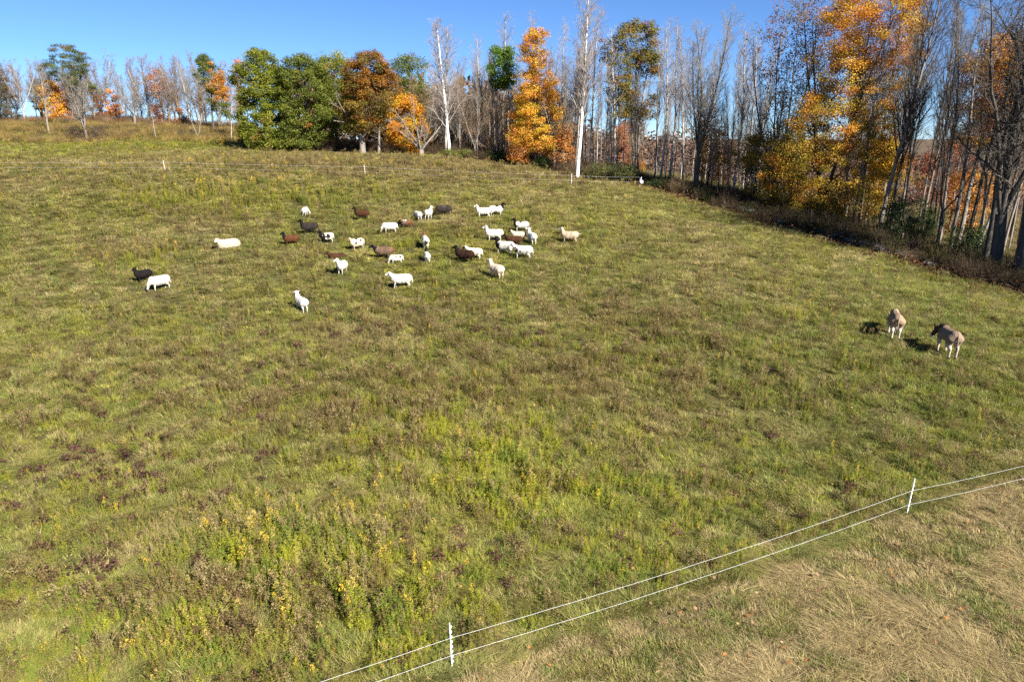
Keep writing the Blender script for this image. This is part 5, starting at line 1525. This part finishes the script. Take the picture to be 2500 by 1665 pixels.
shrub('yellow-green low shrub at the foot of the lone white birch', 1110, 77.5, 368, 90, [((.16, .16, .025), 4), ((.10, .12, .02), 3)], 55, 937, 45, .12, .2)
shrub('brown twiggy shrub at the foot of the grey many-stemmed tree', 196, 95.8, 310, 70, [((.10, .065, .04), 4), ((.13, .085, .045), 3)], 60, 941, 40, .12, .2)
shrub('brown shrub right of the grey many-stemmed tree', 236, 96, 306, 70, [((.13, .085, .05), 4), ((.10, .07, .04), 3)], 60, 945, 40, .12, .2)
shrub('olive brown shrub at the foot of the pale spreading sapling', 470, 98, 316, 70, [((.13, .11, .035), 4), ((.10, .08, .04), 3)], 50, 949, 40, .12, .2)

# ------------------------------------------------------------------ stone wall under the tree row
def rock_mesh(seed):
    g = np.random.default_rng(seed)
    V = []; n = 7
    for zz, s in ((-.5, .8), (0.0, 1.0), (.5, .78)):
        for j in range(n):
            a = 6.283 * j / n + g.uniform(-.2, .2)
            V.append((math.cos(a) * s * .5 * g.uniform(.8, 1.1), math.sin(a) * s * .36 * g.uniform(.8, 1.1), zz * .34 * g.uniform(.8, 1.1)))
    Q = [(r * n + j, r * n + (j + 1) % n, (r + 1) * n + (j + 1) % n, (r + 1) * n + j) for r in range(2) for j in range(n)]
    V += [(0, 0, -.17), (0, 0, .17)]
    T = [((j + 1) % n, j, 3 * n) for j in range(n)] + [(2 * n + j, 2 * n + (j + 1) % n, 3 * n + 1) for j in range(n)]
    return mesh_np('stone', V, Q, T, mat=M_STONE)
ROCKS = [rock_mesh(950 + s) for s in range(8)]
def stone_wall(label, Y0, Y1, seed, courses=3):
    g = np.random.default_rng(seed)
    xm = float(tl((Y0 + Y1) / 2)) + 1.2; ym = (Y0 + Y1) / 2
    e = empty('stone_wall', (xm, ym, Hs(xm, ym)))
    tag(e, label, 'stone wall')
    L = math.hypot(Y1 - Y0, tl(Y1) - tl(Y0)); n = int(L / .52)
    for c in range(courses):
        for k in range(n):
            if c == courses - 1 and g.uniform() < .35: continue
            u = (k + g.uniform(-.25, .25) + .5 * (c % 2)) / n
            Y = Y0 + (Y1 - Y0) * u; x = float(tl(Y)) + 1.3 + g.normal(0, .30)
            o = obj('stone', ROCKS[int(g.integers(0, 8))], e)
            o.location = (x - xm, Y - ym, Hs(x, Y) - e.location.z - .02 + c * .15 + g.uniform(-.10, .08))
            o.rotation_euler = (g.normal(0, .3), g.normal(0, .3), math.atan2(Y1 - Y0, tl(Y1) - tl(Y0)) + g.normal(0, .7))
            o.scale = (g.uniform(.75, 1.25), g.uniform(.8, 1.5), g.uniform(.5, 1.1))
stone_wall('long tumbled grey fieldstone wall in shade left of the golden maple\'s trunk', 57.0, 62.5, 960)
stone_wall('tumbled fieldstone wall in shade below the dark shrub and leaning trunks', 43.5, 54.5, 961, 3)
stone_wall('sunken fieldstone wall at the foot of the thickest trunks', 36.5, 42.8, 962, 2)

# ------------------------------------------------------------------ wooden stakes by the tree row
def stake(px, py, top, label, r=.055):
    x, y, z = pix(px, py); h = z_at(top, px, y) - z
    A = Tubes(); g = np.random.default_rng(int(px))
    p, rd = limb(g, (0, 0, -.3), (g.normal(0, .03), g.normal(0, .03), 1), h + .3, r * 1.1, r * .9, 5, .01, 0)
    A.add(p, rd, 7); B = A.acc()
    n = 7; top_i = np.arange(5 * n, 6 * n)
    B.add(p[-1:] + np.array([[0, 0, .02]]), None, None)
    B.T.append(np.array([[top_i[j], top_i[(j + 1) % n], B.n - 1] for j in range(n)]))
    o = obj('fence_stake', B.mesh('fence_stake', M_STAKE)); o.location = (x, y, z)
    tag(o, label, 'fence stake', 'old wooden stakes along the tree row')
stake(1978, 555, 512, 'weathered wooden stake in front of the golden maple\'s trunk')
stake(2201, 607, 569, 'weathered wooden stake in front of the dark green shrub')
stake(1805, 512, 494, 'weathered wooden stake at the left end of the stone wall')
stake(1677, 479, 464, 'weathered wooden stake in the shade below the dark forked tree')

# ------------------------------------------------------------------ white electric fences
def box(A, c, s):
    V = np.array([(a, b, d) for a in (-.5, .5) for b in (-.5, .5) for d in (-.5, .5)]) * np.array(s) + np.array(c)
    A.add(V, Q=[(0, 1, 3, 2), (4, 6, 7, 5), (0, 4, 5, 1), (2, 3, 7, 6), (0, 2, 6, 4), (1, 5, 7, 3)])
POST_H = 1.06
def post_mesh():
    A = Acc()
    n = 6
    for k, (s, z0, z1) in enumerate([(.021, 0.0, POST_H)]):
        a = np.arange(n) * 6.283 / n
        zs = [z0, z1 * .5, z1 - .02, z1]; rs = [s * .55, s * .5, s * .42, s * .25]
        V = np.concatenate([np.stack([r * np.cos(a), r * np.sin(a), 0 * a + z], 1) for r, z in zip(rs, zs)])
        A.add(V, Q=[(i * n + j, i * n + (j + 1) % n, (i + 1) * n + (j + 1) % n, (i + 1) * n + j) for i in range(3) for j in range(n)],
              T=[(3 * n, 3 * n + j, 3 * n + (j + 1) % n) for j in range(1, n - 1)])
    for k in range(8):                                   # moulded wire lugs
        z = .14 + k * .115
        box(A, (.022, 0, z), (.022, .014, .030)); box(A, (.031, 0, z + .020), (.010, .014, .034))
    box(A, (0, .045, .03), (.022, .09, .014))            # tread
    return A.mesh('post', M_WHITE)
POST = post_mesh()
def spike_mesh():
    A = Acc(); box(A, (0, 0, -.12), (.012, .012, .24)); return A.mesh('spike', M_STEEL)
SPIKE = spike_mesh()

def fence(name, label, posts, tilts, wires, sag, wr, over=None):
    o0 = Vector(posts[0])
    e = empty(name, o0)
    tag(e, label, 'electric fence')
    tops = []
    for (p, tl_) in zip(posts, tilts):
        if tl_ is None: tops.append((p, (0, 0))); continue
        o = obj('post', POST, e); o.location = Vector(p) - o0; o.rotation_euler = (tl_[0], tl_[1], .6)
        s = obj('spike', SPIKE, o)
        tops.append((p, tl_))
    for hz in wires:
        pts = []
        for k in range(len(posts) - 1):
            (a, ta), (b, tb) = tops[k], tops[k + 1]
            A_ = Vector(a) + Euler((ta[0], ta[1], .6)).to_matrix() @ Vector((.030, 0, hz))
            B_ = Vector(b) + Euler((tb[0], tb[1], .6)).to_matrix() @ Vector((.030, 0, hz))
            m = 24
            for j in range(m + (k == len(posts) - 2)):
                t = j / m
                v = A_.lerp(B_, t); v.z -= sag * 4 * t * (1 - t) + .004 * math.sin(j * 2.7)
                if over: v.z = max(v.z, Hs(v.x, v.y) + over)
                pts.append(np.array(v - o0))
        T_ = Tubes(); T_.add(np.array(pts), np.full(len(pts), wr), 5)
        obj('wire', T_.acc().mesh('wire', M_WIRE, True), e)
    return e

p1 = pix(1104, 1634); p2 = pix(2213, 1258)
d = np.array(p2[:2]) - np.array(p1[:2])
pm = np.array(p1[:2]) - d * 1.0; pp = np.array(pix(2840, 1092)[:2])
pa = (pm[0], pm[1], Hs(*pm)); pb = (pp[0], pp[1], Hs(*pp))
fence('electric_fence', 'near white two-strand electric fence with step-in posts crossing the bottom right corner',
      [pa, p1, p2, pb], [(0, 0), (0.0, R(-1.5)), (0.0, R(5)), (0, 0)], [.29, .70], .12, .0027)
fp = [pix(-160, 419), pix(404, 420), pix(892, 431), pix(1395, 452), pix(1560, 455)]
fence('electric_fence', 'far white electric fence strung across the top of the meadow behind the sheep',
      fp, [(0, 0), (0, R(-4)), (0, R(-4)), (0, 0), None], [.40, .85], .05, .0032, .10)

# reel at the end of the far fence
x, y, z = pix(1562, 458)
e = empty('fence_reel', (x, y, z), .4)
tag(e, 'white and dark blue fence reel on its post in shade at the woods corner', 'fence reel')
A = Acc(); box(A, (0, 0, .42), (.04, .04, .9)); obj('post', A.mesh('post', M_WHITE), e)
def disc(r, t, c):
    A = Acc(); n = 16; a = np.arange(n) * 6.283 / n
    V = np.concatenate([np.stack([r * np.cos(a), 0 * a + s * t, r * np.sin(a)], 1) for s in (-1, 1)] + [[[0, -t, 0], [0, t, 0]]]) + np.array(c)
    A.add(V, Q=[(j, (j + 1) % n, n + (j + 1) % n, n + j) for j in range(n)], T=[((j + 1) % n, j, 2 * n) for j in range(n)] + [(n + j, n + (j + 1) % n, 2 * n + 1) for j in range(n)])
    return A
M_REEL = mat_plain('shaded_white_plastic', (.45, .45, .47), .6, .2, 20.0)  # white plastic with the shade on the reel put into its colour
obj('reel_flange', disc(.17, .012, (0, -.14, .55)).mesh('reel_flange', M_REEL), e)
obj('reel_flange', disc(.17, .012, (0, -.30, .55)).mesh('reel_flange', M_REEL), e)
obj('reel_drum', disc(.12, .068, (0, -.22, .55)).mesh('reel_drum', M_BLUE), e)
A = Acc(); box(A, (0, -.08, .78), (.03, .20, .03)); box(A, (0, -.17, .88), (.05, .03, .22)); obj('handle', A.mesh('handle', M_WHITE), e)

print('objects', len(bpy.data.objects), 'tris', sum(len(m.loops) - 2 * len(m.polygons) for m in bpy.data.meshes))
